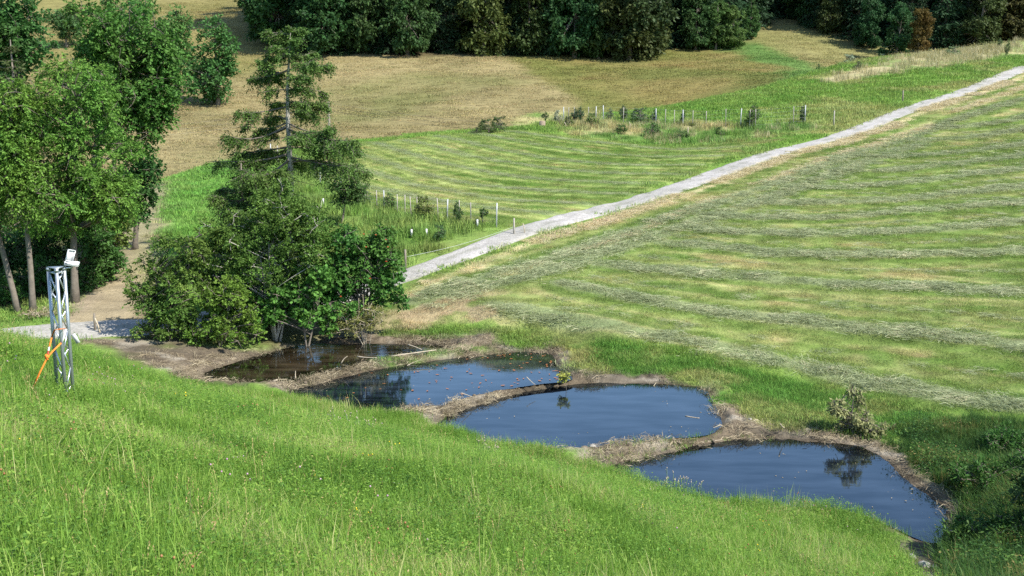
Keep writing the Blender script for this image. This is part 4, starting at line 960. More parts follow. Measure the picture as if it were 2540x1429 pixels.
# small clear plate behind the tower
pl = tb_ + TC[2] + np.array([.03, .02, .70]); m = MB(); m.box((.03, 0, 0), (.022, .003, .055), rotm(0, math.radians(-28), 0)); m.tube([(-.05, 0, .035), (.02, 0, .03)], .003, 5)
o = put('clear_plate', m.mesh('clear_plate', 'clear_plastic'), None, pl, label='small clear plate tied to the right leg of the truss tower', category='plate')
# orange ratchet strap looped round the legs and pegged into the grass
def ribbon(P, w, th, side):
    P = np.asarray(P, float); d = unit(np.gradient(P, axis=0)); s = unit(np.cross(d, np.broadcast_to(side, P.shape))); n = np.cross(s, d)
    V = np.concatenate([P + s * w / 2 + n * th, P - s * w / 2 + n * th, P - s * w / 2 - n * th, P + s * w / 2 - n * th]); k = len(P); Q = []
    for a in range(4):
        for i in range(k - 1): Q.append((a * k + i, a * k + i + 1, ((a + 1) % 4) * k + i + 1, ((a + 1) % 4) * k + i))
    Q += [(0, k, 2 * k, 3 * k), (k - 1, 4 * k - 1, 3 * k - 1, 2 * k - 1)]
    return V, Q
strap = empty('ratchet_strap', tb_, 'orange ratchet strap slung round the truss tower and pegged in the grass', 'strap')
L = lambda px, py, dy=0.0: np.array(local(tb_, 11.3, px, py, dy))
f_, o3 = -.20, (0, -1.0, .3)
m = MB(); m.add(*ribbon([L(83, 958, -.45), L(100, 922, -.40), L(118, 886, -.34), L(135, 867, -.28), L(153, 850, -.22)], .016, .0025, o3)); put('long_strap', m.mesh('long_strap', 'orange_webbing'), strap)
m = MB(); m.add(*ribbon([L(153, 851, -.225), L(158, 838, -.21), L(164, 816, -.16)], .017, .0025, o3)); put('pale_strap', m.mesh('pale_strap', 'white_webbing'), strap)
m = MB(); m.add(*ribbon([L(164, 815, .03), L(150, 816, -.19), L(136, 818, -.02), L(128, 836, -.0)], .018, .0025, (0, 0, 1.0))); put('leg_loop', m.mesh('leg_loop', 'orange_webbing'), strap)
m = MB(); m.add(*ribbon([L(128, 838, -.1), L(125, 850, -.15), L(122, 862, -.2)], .017, .003, o3)); upper_webbing = put('upper_webbing', m.mesh('upper_webbing', 'orange_webbing'), strap)
m = MB(); m.add(*ribbon([L(122, 861, -.205), L(120, 872, -.25)], .018, .004, o3)); put('label_tag', m.mesh('label_tag', 'white_webbing'), upper_webbing)
m = MB(); m.add(*ribbon([L(120, 871, -.26), L(118.5, 880, -.30)], .018, .006, o3)); put('red_sleeve', m.mesh('red_sleeve', 'red_plastic'), upper_webbing)
m = MB(); m.box(L(116, 884, -.33), (.018, .012, .018), rotm(.3, .5, 0)); m.tube([L(113, 880, -.33), L(119, 893, -.36)], .008, 8); m.tube([L(112, 888, -.34), L(121, 886, -.36)], .007, 8); put('ratchet', m.mesh('ratchet', 'orange_webbing'), strap)

# ------------------------------------------------------------------ fences, stakes, pole
def stake(name, px, py, py_top, label, mat='post_wood', r=.03, lean=(0, 0), group=None, category='stake', Y=None):
    g = ground_at(px, py) if Y is None else along(px, py, Y); b = snap(g); h = (py - py_top) * g[1] / FPX
    m = MB(); m.tube([(0, 0, -.25), (lean[0] * h * .5, lean[1] * h * .5, h * .5), (lean[0] * h, lean[1] * h, h)], [r, r * .97, r * .85], 7)
    kw = dict(label=label, category=category)
    if group: kw['group'] = group
    return put(name, m.mesh(name, mat, False), None, b, **kw), b, h
def netting_fence(label, pts, tall=1.0, rail=5):
    """posts (sight x, foot y, top y, lean) with wire netting strung between them"""
    P = []; rng = np.random.default_rng(len(pts))
    base0 = snap(ground_at(*pts[0][:2])); root = empty('netting_fence', base0, label, 'fence')
    for px, py, ty, kind in pts:
        g = snap(ground_at(px, py)); h = max((py - ty) * g[1] / FPX, .35) * tall; lx = rng.normal(0, .02)
        m = MB(); q = g - base0; r = (.03 if kind else .022) * max(1, g[1] / 65)
        m.tube([q + (0, 0, -.3), q + (lx * h * .5, 0, h * .5), q + (lx * h, 0, h)], r, 6); put('post', m.mesh('post', 'post_metal' if kind else 'post_wood'), root)
        P.append((q, q + np.array([lx * h, 0, h])))
    m = MB()
    for (a0, a1), (b0, b1) in zip(P[:-1], P[1:]):
        for k in range(rail): 
            f = (k + 1) / rail * .96; s, e = a0 + (a1 - a0) * f, b0 + (b1 - b0) * f; mid = (s + e) / 2 - np.array([0, 0, .015]); m.tube([s, mid, e], .0022, 3, False)
        nv = max(1, int(np.linalg.norm(b0 - a0) / .35))
        for k in range(nv):
            f = (k + .5) / nv; s, e = a0 + (b0 - a0) * f, a1 + (b1 - a1) * f; m.tube([s + (e - s) * .15, s + (e - s) * .96], .0016, 3, False)
    put('wire_netting', m.mesh('wire_netting', 'wire'), root)
netting_fence('wire netting fence on pale posts along the left edge of the upper mown field',
    [(640, 402, 362, 0), (672, 402, 355, 1), (690, 408, 360, 0), (795, 455, 410, 1), (848, 482, 440, 1), (906, 505, 462, 0), (935, 512, 472, 0), (953, 512, 472, 1), (986, 530, 483, 0), (1005, 537, 485, 0), (1020, 540, 489, 0), (1034, 540, 490, 0), (1087, 549, 492, 0), (1109, 546, 495, 1), (1139, 548, 498, 0), (1168, 551, 502, 0), (1231, 562, 502, 1)])
netting_fence('wire netting fence round the young hedge below the green crest',
    [(1398, 296, 258, 1), (1410, 296, 259, 0), (1424, 296, 258, 0), (1460, 297, 260, 0), (1478, 296, 258, 1), (1497, 297, 256, 1), (1546, 302, 262, 0), (1627, 304, 264, 1), (1650, 307, 266, 0), (1672, 308, 268, 0), (1694, 308, 268, 1), (1718, 308, 270, 0), (1751, 309, 272, 0), (1800, 311, 267, 0), (1836, 314, 266, 1), (1859, 316, 269, 0), (1874, 316, 269, 0), (1968, 309, 262, 0), (1996, 305, 258, 1)])
s1, b1, h1 = stake('fence_stake', 1275, 578, 535, 'pale wooden stake at the track end of the thin rope', r=.035)
s2, b2, h2 = stake('fence_stake', 1006, 662, 612, 'grey wooden stake holding the rope at the berry bush', 'pole_wood', .04)
t1, t2 = b1 + (0, 0, h1 * .5), b2 + (0, 0, h2 * .62); m = MB(); tt = np.linspace(0, 1, 14)[:, None]; P = t1 - t1 + (t2 - t1) * tt; P[:, 2] -= .10 * np.sin(np.pi * tt[:, 0]); m.tube(P, .0045, 5)
put('white_rope', m.mesh('white_rope', 'wire', True), None, t1, label='thin pale rope sagging between two stakes beside the gravel track', category='rope')
stake('fence_stake', 2068, 312, 272, 'single wooden stake at the right end of the young hedge', r=.04)
stake('fence_stake', 2239, 247, 217, 'lone dark stake in the green slope above the track', 'pole_wood', r=.05)
stake('fence_stake', 2497, 100, 86, 'short grey post on the crest at upper right', 'stump_wood', r=.10)
stake('fence_stake', 2510, 98, 77, 'tall thin metal post on the crest at upper right', 'post_metal', r=.05)
stake('fence_stake', 2011, 195, 185, 'small stake beside the little tree where the crest dips', 'pole_wood', r=.05)
stake('fence_stake', 1304, 576, 548, 'thin leaning stake behind the pale stake on the track side', 'dead_wood', r=.018, lean=(-.25, 0))
stake('leaning_stick', 1568, 312, 297, 'pale leaning stick in the hedge weeds', 'dead_wood', r=.025, lean=(-.5, 0))
stake('leaning_stick', 1706, 345, 312, 'upright pale stick at the front edge of the hedge strip', 'dead_wood', r=.025)
stake('leaning_stick', 1407, 312, 298, 'slanting pale stick near the left end of the hedge strip', 'dead_wood', r=.025, lean=(-.5, 0))
stake('path_stake', 236, 816, 768, 'dark wooden stake beside the gravel road', 'pole_wood', r=.035)
stake('path_stake', 252, 822, 780, 'pale wooden stake leaning against the dark one by the gravel road', 'dead_wood', r=.025, lean=(-.35, 0))
for px, py, lab in ((1021, 592, 'white tree guard tube in the tall grass near the berry bush'), (1058, 590, 'faint white tree guard tube right of the first one'), (1184, 566, 'white tree guard tube under a sapling at the fence'), (802, 512, 'white tree guard low beside the open spruce')):
    g = snap(ground_at(px, py)); m = MB(); m.tube([(0, 0, -.05), (0, 0, .2)], .035, 8); put('tree_guard', m.mesh('tree_guard', 'guard', True), None, g + (0, 0, .12), label=lab, category='tree guard')
# utility pole standing in the hidden dip, with its three wires
pb = snap(along(819, 400, 100)); ptop = along(818, 252, 100); pole = empty('utility_pole', pb, 'slim dark utility pole with sagging wires before the dry hillside', 'pole'); H = ptop[2] - pb[2]
m = MB(); m.tube([(0, 0, -.3), (0, 0, H * .5), (0, 0, H)], [.15, .13, .10], 9); put('shaft', m.mesh('shaft', 'pole_wood', True), pole)
for k, (dz, ly, ry) in enumerate(((.0, 303, 300), (-.35, 316, 309), (-.7, 328, 318))):
    m = MB(); m.box((0, -.1, H - .12 + dz), (.05, .1, .04)); put('insulator', m.mesh('insulator', 'guard'), pole)
    for ex, ey, eY in ((380, ly, 92.0), (1300, ry, 88.0)):
        e = along(ex, ey, eY) - pb; s = np.array([0, -.18, H - .10 + dz]); e2 = e + (e - s) * .35; P = s + (e2 - s) * np.linspace(0, 1, 20)[:, None]; P[:, 2] -= .45 * np.sin(np.pi * np.linspace(0, 1, 20)); m = MB(); m.tube(P, .009, 4); put('wire', m.mesh('wire', 'pole_wood'), pole)
# stump at the hedge
g = snap(ground_at(1345, 308)); m = MB(); a = np.linspace(0, 6.283, 10, endpoint=False); rg = np.random.default_rng(4)
m.tube([(0, 0, -.1), (0, 0, .12), (.02, 0, .38)], [.30, .21, .19], 10); put('tree_stump', m.mesh('tree_stump', 'stump_wood'), None, g, label='grey tree stump at the left end of the hedge strip', category='stump')

# ------------------------------------------------------------------ hedge saplings
sap_protos = []
def sapling(px, py, h_px, w_px, colour, label, group, kind, mat='bark'):
    g = snap(ground_at(px, py)); s = g[1] / FPX; h, w = h_px * s, w_px * s
    if len(sap_protos) <= kind:
        sd = 500 + kind; env = ([(0, 0, .62, .42, .42, .36), (0, 0, .35, .36, .36, .25)], [(0, 0, .55, .5, .5, .42)], [(0, 0, .70, .38, .38, .28)])[kind]
        r = leafy_tree('sapling', g, label, 'sapling', env, colour, lobes=(26, 24, 14)[kind], rr=(.10, .2), per=8, leaves=8, leaf=(.075, .045), trunks=(((0, 0, -.05), (.02, 0, .8), .025, .008), ((.02, 0, 0), (-.15, .1, .6), .015, .006)), seed=sd, group=group)
        sap_protos.append(r); r.scale = (w, w, h); return
    copy_tree(sap_protos[kind], g, random.Random(px).uniform(0, 6), (w, w, h), label, group, tuple(np.array(colour) * 1.35))
HG = 'young shrubs along the fences'
SAP = [(1136, 555, 55, 26, (.04, .085, .024), 'slim dark sapling between the pale posts of the near fence', 0), (1052, 545, 60, 50, (.11, .14, .035), 'wide yellowish shrub behind the near fence', 1), (1197, 557, 42, 30, (.04, .08, .022), 'small round headed sapling next to the corner post', 2),
       (1087, 600, 45, 34, (.045, .085, .028), 'low dark shrub in the tall grass before the near fence', 1), (965, 525, 45, 40, (.07, .11, .03), 'shrub at the fence beside the leafy shrub', 0), (1180, 562, 20, 22, (.04, .08, .02), 'tiny dark sapling behind a white tree guard', 1), (1024, 590, 26, 14, (.05, .09, .02), 'small sapling above the white tree guard tube', 0),
       (905, 505, 50, 44, (.05, .09, .026), 'dark shrub where the near fence meets the leafy shrub', 1), (880, 470, 60, 46, (.12, .15, .06), 'pale feathery shrub behind the dark shrub', 0),
       (1212, 327, 36, 46, (.055, .075, .024), 'left round bush on the field crest', 1), (1240, 325, 40, 42, (.055, .08, .024), 'right and taller round bush on the field crest', 1), (1180, 330, 16, 30, (.05, .08, .022), 'lowest bush on the field crest', 1),
       (1352, 304, 34, 20, (.06, .09, .026), 'little tree above the stump', 2), (1387, 299, 34, 24, (.20, .21, .14), 'whitish shrub at the start of the hedge fence', 1), (1408, 310, 28, 30, (.09, .11, .03), 'olive shrub below the whitish shrub', 1), (1425, 297, 34, 20, (.035, .065, .03), 'dark slim sapling by the first fence posts', 0), (1441, 297, 38, 18, (.03, .06, .024), 'darkest slim sapling by the first fence posts', 0),
       (1470, 310, 36, 34, (.09, .12, .03), 'bushy green sapling in the pale hedge grass', 1), (1512, 295, 32, 20, (.09, .12, .05), 'light sapling right of the tall pale post', 0), (1545, 292, 36, 26, (.05, .075, .03), 'dark sapling in the middle of the hedge', 0), (1588, 300, 38, 44, (.05, .085, .03), 'broad rounded shrub in the middle of the hedge', 1), (1622, 300, 32, 18, (.035, .065, .026), 'dark narrow sapling behind a pale post', 0),
       (1540, 328, 24, 34, (.05, .09, .024), 'low shrub in front of the hedge middle', 1), (1615, 335, 34, 40, (.06, .10, .03), 'spreading shrub in front of the hedge', 1), (1694, 303, 34, 16, (.04, .07, .024), 'columnar sapling in the right half of the hedge', 0), (1690, 345, 24, 40, (.05, .09, .024), 'low shrub at the front edge beside the upright stick', 1), (1717, 318, 18, 14, (.08, .10, .02), 'tiny dark sapling with yellow leaves', 2), (1788, 338, 26, 26, (.06, .095, .024), 'leaning small shrub before the hedge', 1),
       (1867, 313, 54, 46, (.06, .095, .024), 'largest dark leafy shrub of the hedge between two stakes', 0), (1992, 304, 44, 20, (.045, .075, .026), 'dark sapling tied to the last hedge post', 0), (2028, 192, 26, 12, (.04, .07, .024), 'slim little tree where the crest dips', 0), (2125, 182, 22, 22, (.06, .08, .03), 'tiny shrub in the dry crest grass', 1), (2365, 150, 26, 36, (.09, .13, .06), 'greyish round shrub in the dry crest grass', 1),
       (2480, 118, 22, 16, (.06, .09, .03), 'small bush among the crest posts', 0), (2497, 142, 40, 14, (.07, .10, .03), 'thin sapling below the crest posts', 0), (2098, 165, 34, 40, (.16, .19, .12), 'pale whitish shrub before the dark forest foot', 1), (2182, 160, 30, 34, (.11, .15, .08), 'silvery shrub under the orange trees', 1)]
for p in SAP:
    if p[6] >= len(sap_protos): pass
for kind in (0, 1, 2):
    q = [p for p in SAP if p[6] == kind]
    for p in q: sapling(p[0], p[1], p[2], p[3], p[4], p[5], HG, kind)

# half dried cut sapling on the dam and wilted branches
px_tree('wilted_sapling', 2116, 1096, 22.3, 'half dried sapling with pale curled leaves at the near pond', 'sapling', [(2120, 985, 26, 30), (2130, 1030, 32, 30), (2105, 1040, 30, 26), (2080, 1010, 16, 26), (2160, 1055, 40, 16), (2095, 1065, 26, 14)], (.20, .20, .085),
        [(2122, 960, .018, .006), (2082, 1000, .012, .004), (2150, 1010, .012, .004)], lobes=40, rr=(.06, .13), per=10, leaves=7, leaf=(.085, .032), droop=.9, seed=91)
px_tree('wilted_branches', 1862, 1072, 23.4, 'heap of wilted leafy branches on the dam between the two near ponds', 'brushwood', [(1860, 1055, 34, 12), (1830, 1062, 24, 8), (1885, 1058, 22, 9)], (.24, .23, .10),
        [(1880, 1045, .012, .004), (1830, 1055, .01, .004)], lobes=18, rr=(.08, .14), per=9, leaves=7, leaf=(.09, .035), droop=.5, seed=92)
px_tree('wilted_branches', 2040, 1092, 22.6, 'flat dark brushwood on the bank beside the wilted sapling', 'brushwood', [(2060, 1078, 40, 8), (2190, 1062, 30, 10), (2010, 1080, 30, 6)], (.12, .12, .05), [(2070, 1075, .012, .004)], lobes=18, rr=(.07, .12), per=9, leaves=7, leaf=(.08, .03), droop=.4, seed=93)
px_tree('water_weed', 1405, 945, 25.6, 'small sprig with yellow leaves on the dam end of the leaf strewn pond', 'sprig', [(1400, 930, 12, 10), (1395, 940, 14, 6)], (.24, .24, .05), [(1402, 922, .008, .003)], lobes=6, rr=(.05, .09), per=8, leaves=5, leaf=(.07, .04), seed=94)
px_tree('water_weed', 1560, 1098, 22.6, 'yellow green sprouting twig on the dam between the near ponds', 'sprig', [(1540, 1090, 10, 8), (1560, 1096, 14, 6)], (.24, .25, .05), [(1535, 1084, .008, .003)], lobes=6, rr=(.05, .09), per=8, leaves=5, leaf=(.07, .04), seed=95)
# sticks lying on dams and in water
def lying(px0, py0, px1, py1, z0, z1, r, label, arch=.0, name='stick'):
    a = at_level(px0, py0, z0); b = at_level(px1, py1, z1); rng = np.random.default_rng(int(px0)); P = bend(a * 0, b - a, rng, 7, .03, arch)
    m = MB(); m.tube(P, np.linspace(r, r * .5, 7), 6); put(name, m.mesh(name, 'dead_wood', True), None, a, label=label, category='stick')
wa = WATER['a']
lying(970, 884, 1082, 868, wa + .10, wa + .18, .022, 'long pale forked stick lying on the dam of the brown pond')
lying(1012, 855, 1046, 867, wa + .22, wa + .16, .018, 'short pale stick crossing the long forked one')
lying(886, 884, 935, 887, wa + .10, wa + .12, .018, 'pale stick poking out over the brown pond')
lying(846, 902, 862, 884, wa + .10, wa + .28, .014, 'hooked twig standing up from the dam of the brown pond', .1)
lying(733, 939, 733, 920, wa + .06, wa + .24, .016, 'short upright peg on the near end of the brown pond dam')
lying(1010, 907, 1045, 892, WATER['b'] + .0, WATER['b'] + .08, .012, 'thin twig lying in the leaf strewn pond')
lying(1306, 935, 1328, 955, WATER['b'] + .25, WATER['b'] + .08, .010, 'thin leaning twig at the far end of the middle dam')
lying(1145, 975, 1172, 985, WATER['b'] + .22, WATER['b'] + .05, .010, 'forked thin twig on the middle dam above the water')
lying(670, 950, 688, 942, wa + .05, wa + .14, .04, 'cut pale log end at the edge of the brown pond', name='log')
lying(1936, 1052, 1946, 1062, WATER['c'] + .2, WATER['c'] + .05, .015, 'pale split stake stuck in the bank by the wilted branches')
lying(1700, 1032, 1735, 1037, WATER['c'] + .005, WATER['c'] + .005, .012, 'thin stick floating at the right side of the third pond')
lying(1730, 1099, 1792, 1091, WATER['d'] + .02, WATER['d'] + .03, .014, 'thin reed stalk lying along the edge of the near pond')
# clods and stones along the dams
cr_ = np.random.default_rng(15); V_, T_ = ico(1.0); clods = []
for k in range(4): clods.append(mesh_from('clod', V_ * (1 + cr_.normal(0, .18, (12, 1))) * (1, .8, .6), None, T_, 'clod')); 
stone_me = mesh_from('stone', V_ * (1 + cr_.normal(0, .15, (12, 1))) * (1, .8, .6), None, T_, 'stone')
def dam_pts(pts, lv): return smooth_line([at_level(px, py, lv) for px, py in pts], 10)
for dam, lab in ((dam_pts([(700, 955), (790, 938), (860, 916), (960, 896), (1060, 880), (1150, 872)], wa), 'mud clod on the dam between brown and leaf strewn pond'),
                 (dam_pts([(1000, 1035), (1100, 1020), (1150, 1003), (1220, 983), (1300, 968), (1390, 952)], WATER['b']), 'mud clod on the dam between leaf strewn and third pond'),
                 (dam_pts([(1450, 1145), (1520, 1130), (1600, 1110), (1680, 1096), (1760, 1086), (1800, 1080)], WATER['c']), 'mud clod on the dam between third and near pond')):
    for k in range(16):
        p = dam[cr_.integers(len(dam))] + np.append(cr_.normal(0, .13, 2), 0); g = snap(p); s = cr_.uniform(.025, .065)
        o = put('mud_clod', clods[cr_.integers(4)], None, g + (0, 0, s * .2), label=lab, category='clod', group=lab.replace('clod', 'clods')); o.scale = (s, s, s); o.rotation_euler = tuple(cr_.uniform(0, 6, 3))
for px, py, s, lab in ((1470, 1112, .09, 'pale stone at the left end of the near dam'), (800, 914, .09, 'pale stone on the crest of the brown pond dam'), (2290, 1415, .12, 'dark stone at the bottom outlet'), (2262, 1382, .08, 'small pale stone in the outlet mud'), (2320, 1421, .08, 'small reddish stone at the outlet'), (1860, 1052, .05, 'pale chip beside the wilted branches')):
    g = snap(at_level(px, py, 2.0)); o = put('stone', stone_me, None, g + (0, 0, s * .25), label=lab, category='stone'); o.scale = (s, s, s); o.rotation_euler = (0, 0, px)
# brown leaves afloat on the second pond
lv = np.array([(0, 0, 0), (.3, .22, .03), (.6, .25, .015), (1, 0, .05), (.6, -.25, .02), (.3, -.22, .03), (.5, 0, -.004)]) - (.5, 0, 0)
lm = mesh_from('floating_leaf', np.vstack([lv, lv - (0, 0, .012)]), None, [(6, 0, 5), (6, 1, 0), (6, 2, 1), (6, 3, 2), (6, 4, 3), (6, 5, 4), (13, 12, 7), (13, 7, 8), (13, 8, 9), (13, 9, 10), (13, 10, 11), (13, 11, 12)], 'leaf_litter')
lr = np.random.default_rng(21); n = 0
while n < 110:
    px = lr.uniform(720, 1410) if n < 70 else lr.uniform(1050, 1400); py = lr.uniform(878, 1020); p = at_level(px, py, WATER['b'])
    if n < 40: 
        q = POND['b'][lr.integers(20, 52)]; p = np.array([q[0] + lr.normal(0, .25), q[1] + lr.normal(0, .25), WATER['b']])
    if poly_sdf(POND['b'], np.array([p[0]]), np.array([p[1]]))[0] > -.12: 
        n += .1; continue
    s = lr.uniform(.06, .12); o = put('floating_leaf', lm, None, (p[0], p[1], WATER['b'] + .012), label='brown fallen leaf floating on the leaf strewn second pond', category='leaf', group='brown leaves afloat on the second pond'); o.scale = (s, s * lr.uniform(.6, 1.1), s); o.rotation_euler = (0, 0, lr.uniform(0, 6.28)); n += 1

# brushwood at the foot of the left trunks
px_tree('brush_pile', 105, 792, 30.6, 'tangled heap of dead brushwood below the leaning trunks', 'brushwood', [(100, 780, 45, 12), (140, 790, 30, 8)], (.20, .16, .09), [(70, 770, .015, .006), (140, 775, .015, .006), (110, 762, .012, .005)], lobes=24, rr=(.12, .25), per=10, leaves=6, leaf=(.12, .012), droop=.2, seed=97, bark='dead_wood')
# tall thin weeds standing against the water
def weeds(px, py, Y, spread, hpx, n, label, seed):
    b = snap(along(px, py, Y)); rng = np.random.default_rng(seed); root = empty('tall_weed', b, label, 'weed'); s = Y / FPX; st, hd = MB(), MB(); V_, T_ = ico(1.0)
    for k in range(n):
        x, y = rng.normal(0, spread * s, 2) * (1, .5); h = hpx * s * rng.uniform(.55, 1.05); lx, ly = rng.normal(0, .13, 2); z = float(height_at(b[0] + x, b[1] + y)[0]) - b[2]
        P = np.array([(x, y, z - .05), (x + lx * h * .4, y + ly * h * .4, z + h * .55), (x + lx * h, y + ly * h, z + h)]); st.tube(P, [.006, .005, .003], 4, False)
        hd.add(V_ * (.009, .009, .02) + P[-1], None, T_)
        for q in range(3):
            t = rng.uniform(.3, .9); c = P[1] * (1 - abs(2 * t - 1)) + (P[2] if t > .5 else P[0]) * abs(2 * t - 1); a = rng.uniform(0, 6.28); e = c + np.array([math.cos(a) * .4, math.sin(a) * .4, .9]) * h * .22; st.tube([c, (c + e) / 2, e], .003, 3, False); hd.add(V_ * (.007, .007, .014) + e, None, T_)
    put('stems', st.mesh('stems', 'weed_stem'), root); put('seed_heads', hd.mesh('seed_heads', 'dead_wood'), root)
simple('weed_stem', (.16, .24, .10), .7, 0, .2, 20)
weeds(1700, 1236, 19.4, 30, 62, 14, 'clump of thin seeding weeds before the near pond', 61)
weeds(1212, 1100, 18.3, 22, 62, 11, 'clump of tall thin weeds before the third pond', 62)
weeds(870, 1040, 17.0, 45, 75, 13, 'scattered tall stems before the leaf strewn pond', 63)
weeds(1640, 1215, 19.0, 12, 40, 5, 'few short weed stems left of the seeding clump at the near pond', 64)

px_tree('bank_bush', 2610, 1400, 15.6, 'dark leafy bush cut by the right picture edge on the pond bank', 'bush', [(2570, 1190, 55, 70), (2610, 1290, 100, 90), (2560, 1340, 55, 50), (2700, 1250, 100, 110), (2640, 1400, 100, 60)], (.040, .070, .018),
        [(2600, 1250, .04, .015), (2570, 1300, .03, .012), (2680, 1250, .035, .015)], lobes=90, rr=(.14, .26), per=16, leaves=11, leaf=(.065, .036), seed=98)

for k, (px, py, Y, cr_px, lab) in enumerate(((2470, 1210, 18.6, [(2455, 1175, 90, 26), (2510, 1200, 70, 30), (2410, 1205, 50, 18), (2540, 1165, 50, 30)], 'dark leafy herb clump beside the right end of the near pond'), (2430, 1350, 15.9, [(2430, 1325, 80, 26), (2490, 1345, 80, 34), (2390, 1352, 45, 18), (2520, 1300, 60, 34)], 'dark leafy clump right of the muddy outlet'), (2520, 1110, 20.6, [(2500, 1092, 70, 18), (2550, 1105, 60, 24)], 'leafy clump at the right picture edge above the near pond'))):
    px_tree('herb_clump', px, py, Y, lab, 'plant', cr_px, (.045, .095, .018), [(cr_px[0][0], cr_px[0][1], .012, .005), (cr_px[1][0], cr_px[1][1], .012, .005)], lobes=64, rr=(.06, .16), per=10, leaves=9, leaf=(.09, .026), seed=240 + k, squash=1.3)
# ------------------------------------------------------------------ grass, hay and ground cover (uncountable stuff)
def blades(rng, n, size, h, w, lean=.45, base_spread=None, flat=0.0):
    p = rng.uniform(-size / 2, size / 2, (n, 2)); az = rng.uniform(0, 2 * np.pi, n); hh = rng.uniform(*h, n) * rng.uniform(.7, 1.0, n)
    d = np.stack([np.cos(az), np.sin(az)], 1); le = np.abs(rng.normal(0, lean, n)); s = np.stack([-d[:, 1], d[:, 0]], 1); ww = rng.uniform(*w, n) / 2
    tw = rng.uniform(-.8, .8, n); s2 = s * np.cos(tw)[:, None] + d * np.sin(tw)[:, None]
    up = np.sqrt(np.clip(1 - flat, .02, 1))
    def at(t): return np.concatenate([p + d * (le * hh * t ** 1.7)[:, None], (hh * t * up / np.sqrt(1 + (le * t) ** 2))[:, None]], 1)
    z0 = np.zeros((n, 1)); a, b, c = at(0), at(.55), at(1.0); W = np.hstack([s2 * ww[:, None], z0])
    V = np.stack([a - W, a + W, b + W * .8, b - W * .8, c], 1).reshape(-1, 3); i = np.arange(n)[:, None] * 5
    return V, i + np.array([[0, 1, 2, 3]]), i + np.array([[3, 2, 4]])
def straws(rng, n, size, L, w, hmax):
    p = rng.normal(0, size / 3, (n, 2)); az = rng.normal(0, .55, n) + np.where(rng.random(n) < .5, 0, np.pi); d = np.stack([np.cos(az), np.sin(az)], 1); ln = rng.uniform(*L, n)
    z = rng.uniform(0, hmax, n) * np.exp(-(p[:, 1] / (size / 3)) ** 2 * .5); s = np.stack([-d[:, 1], d[:, 0], np.zeros(n)], 1) * (rng.uniform(*w, n) / 2)[:, None]
    s[:, 2] = rng.uniform(-.5, .5, n) * rng.uniform(*w, n)
    P = lambda t, dz: np.concatenate([p + d * (ln * (t - .5))[:, None], (z + dz)[:, None]], 1)
    a, b, c = P(0, rng.uniform(-.03, .02, n)), P(.5, rng.uniform(.0, .05, n)), P(1, rng.uniform(-.03, .03, n))
    V = np.stack([a - s, a + s, b + s, b - s, c + s * .3, c - s * .3], 1).reshape(-1, 3); i = np.arange(n)[:, None] * 6
    return V, np.vstack([i + np.array([[0, 1, 2, 3]]), i + np.array([[3, 2, 4, 5]])]), None
def herb(rng, n, size, h, L, W):
    p = np.concatenate([rng.uniform(-size / 2, size / 2, (n, 2)), rng.uniform(*h, n)[:, None]], 1); az = rng.uniform(0, 6.28, n)
    D = unit(np.stack([np.cos(az), np.sin(az), rng.normal(.15, .3, n)], 1)); Nn = unit(np.array([0, 0, 1.0]) + rng.normal(0, .35, (n, 3)))
    return quads_leaf(p, D, Nn, rng.uniform(*L, n), rng.uniform(*W, n)) + (None,)
def patch_set(name, maker, mat, count=5, seed=1):
    col = bpy.data.collections.new(name); rng = np.random.default_rng(seed)
    for k in range(count):
        V, Q, T = maker(rng); o = bpy.data.objects.new(name, mesh_from(name, V, Q, T, mat)); col.objects.link(o)
    return col
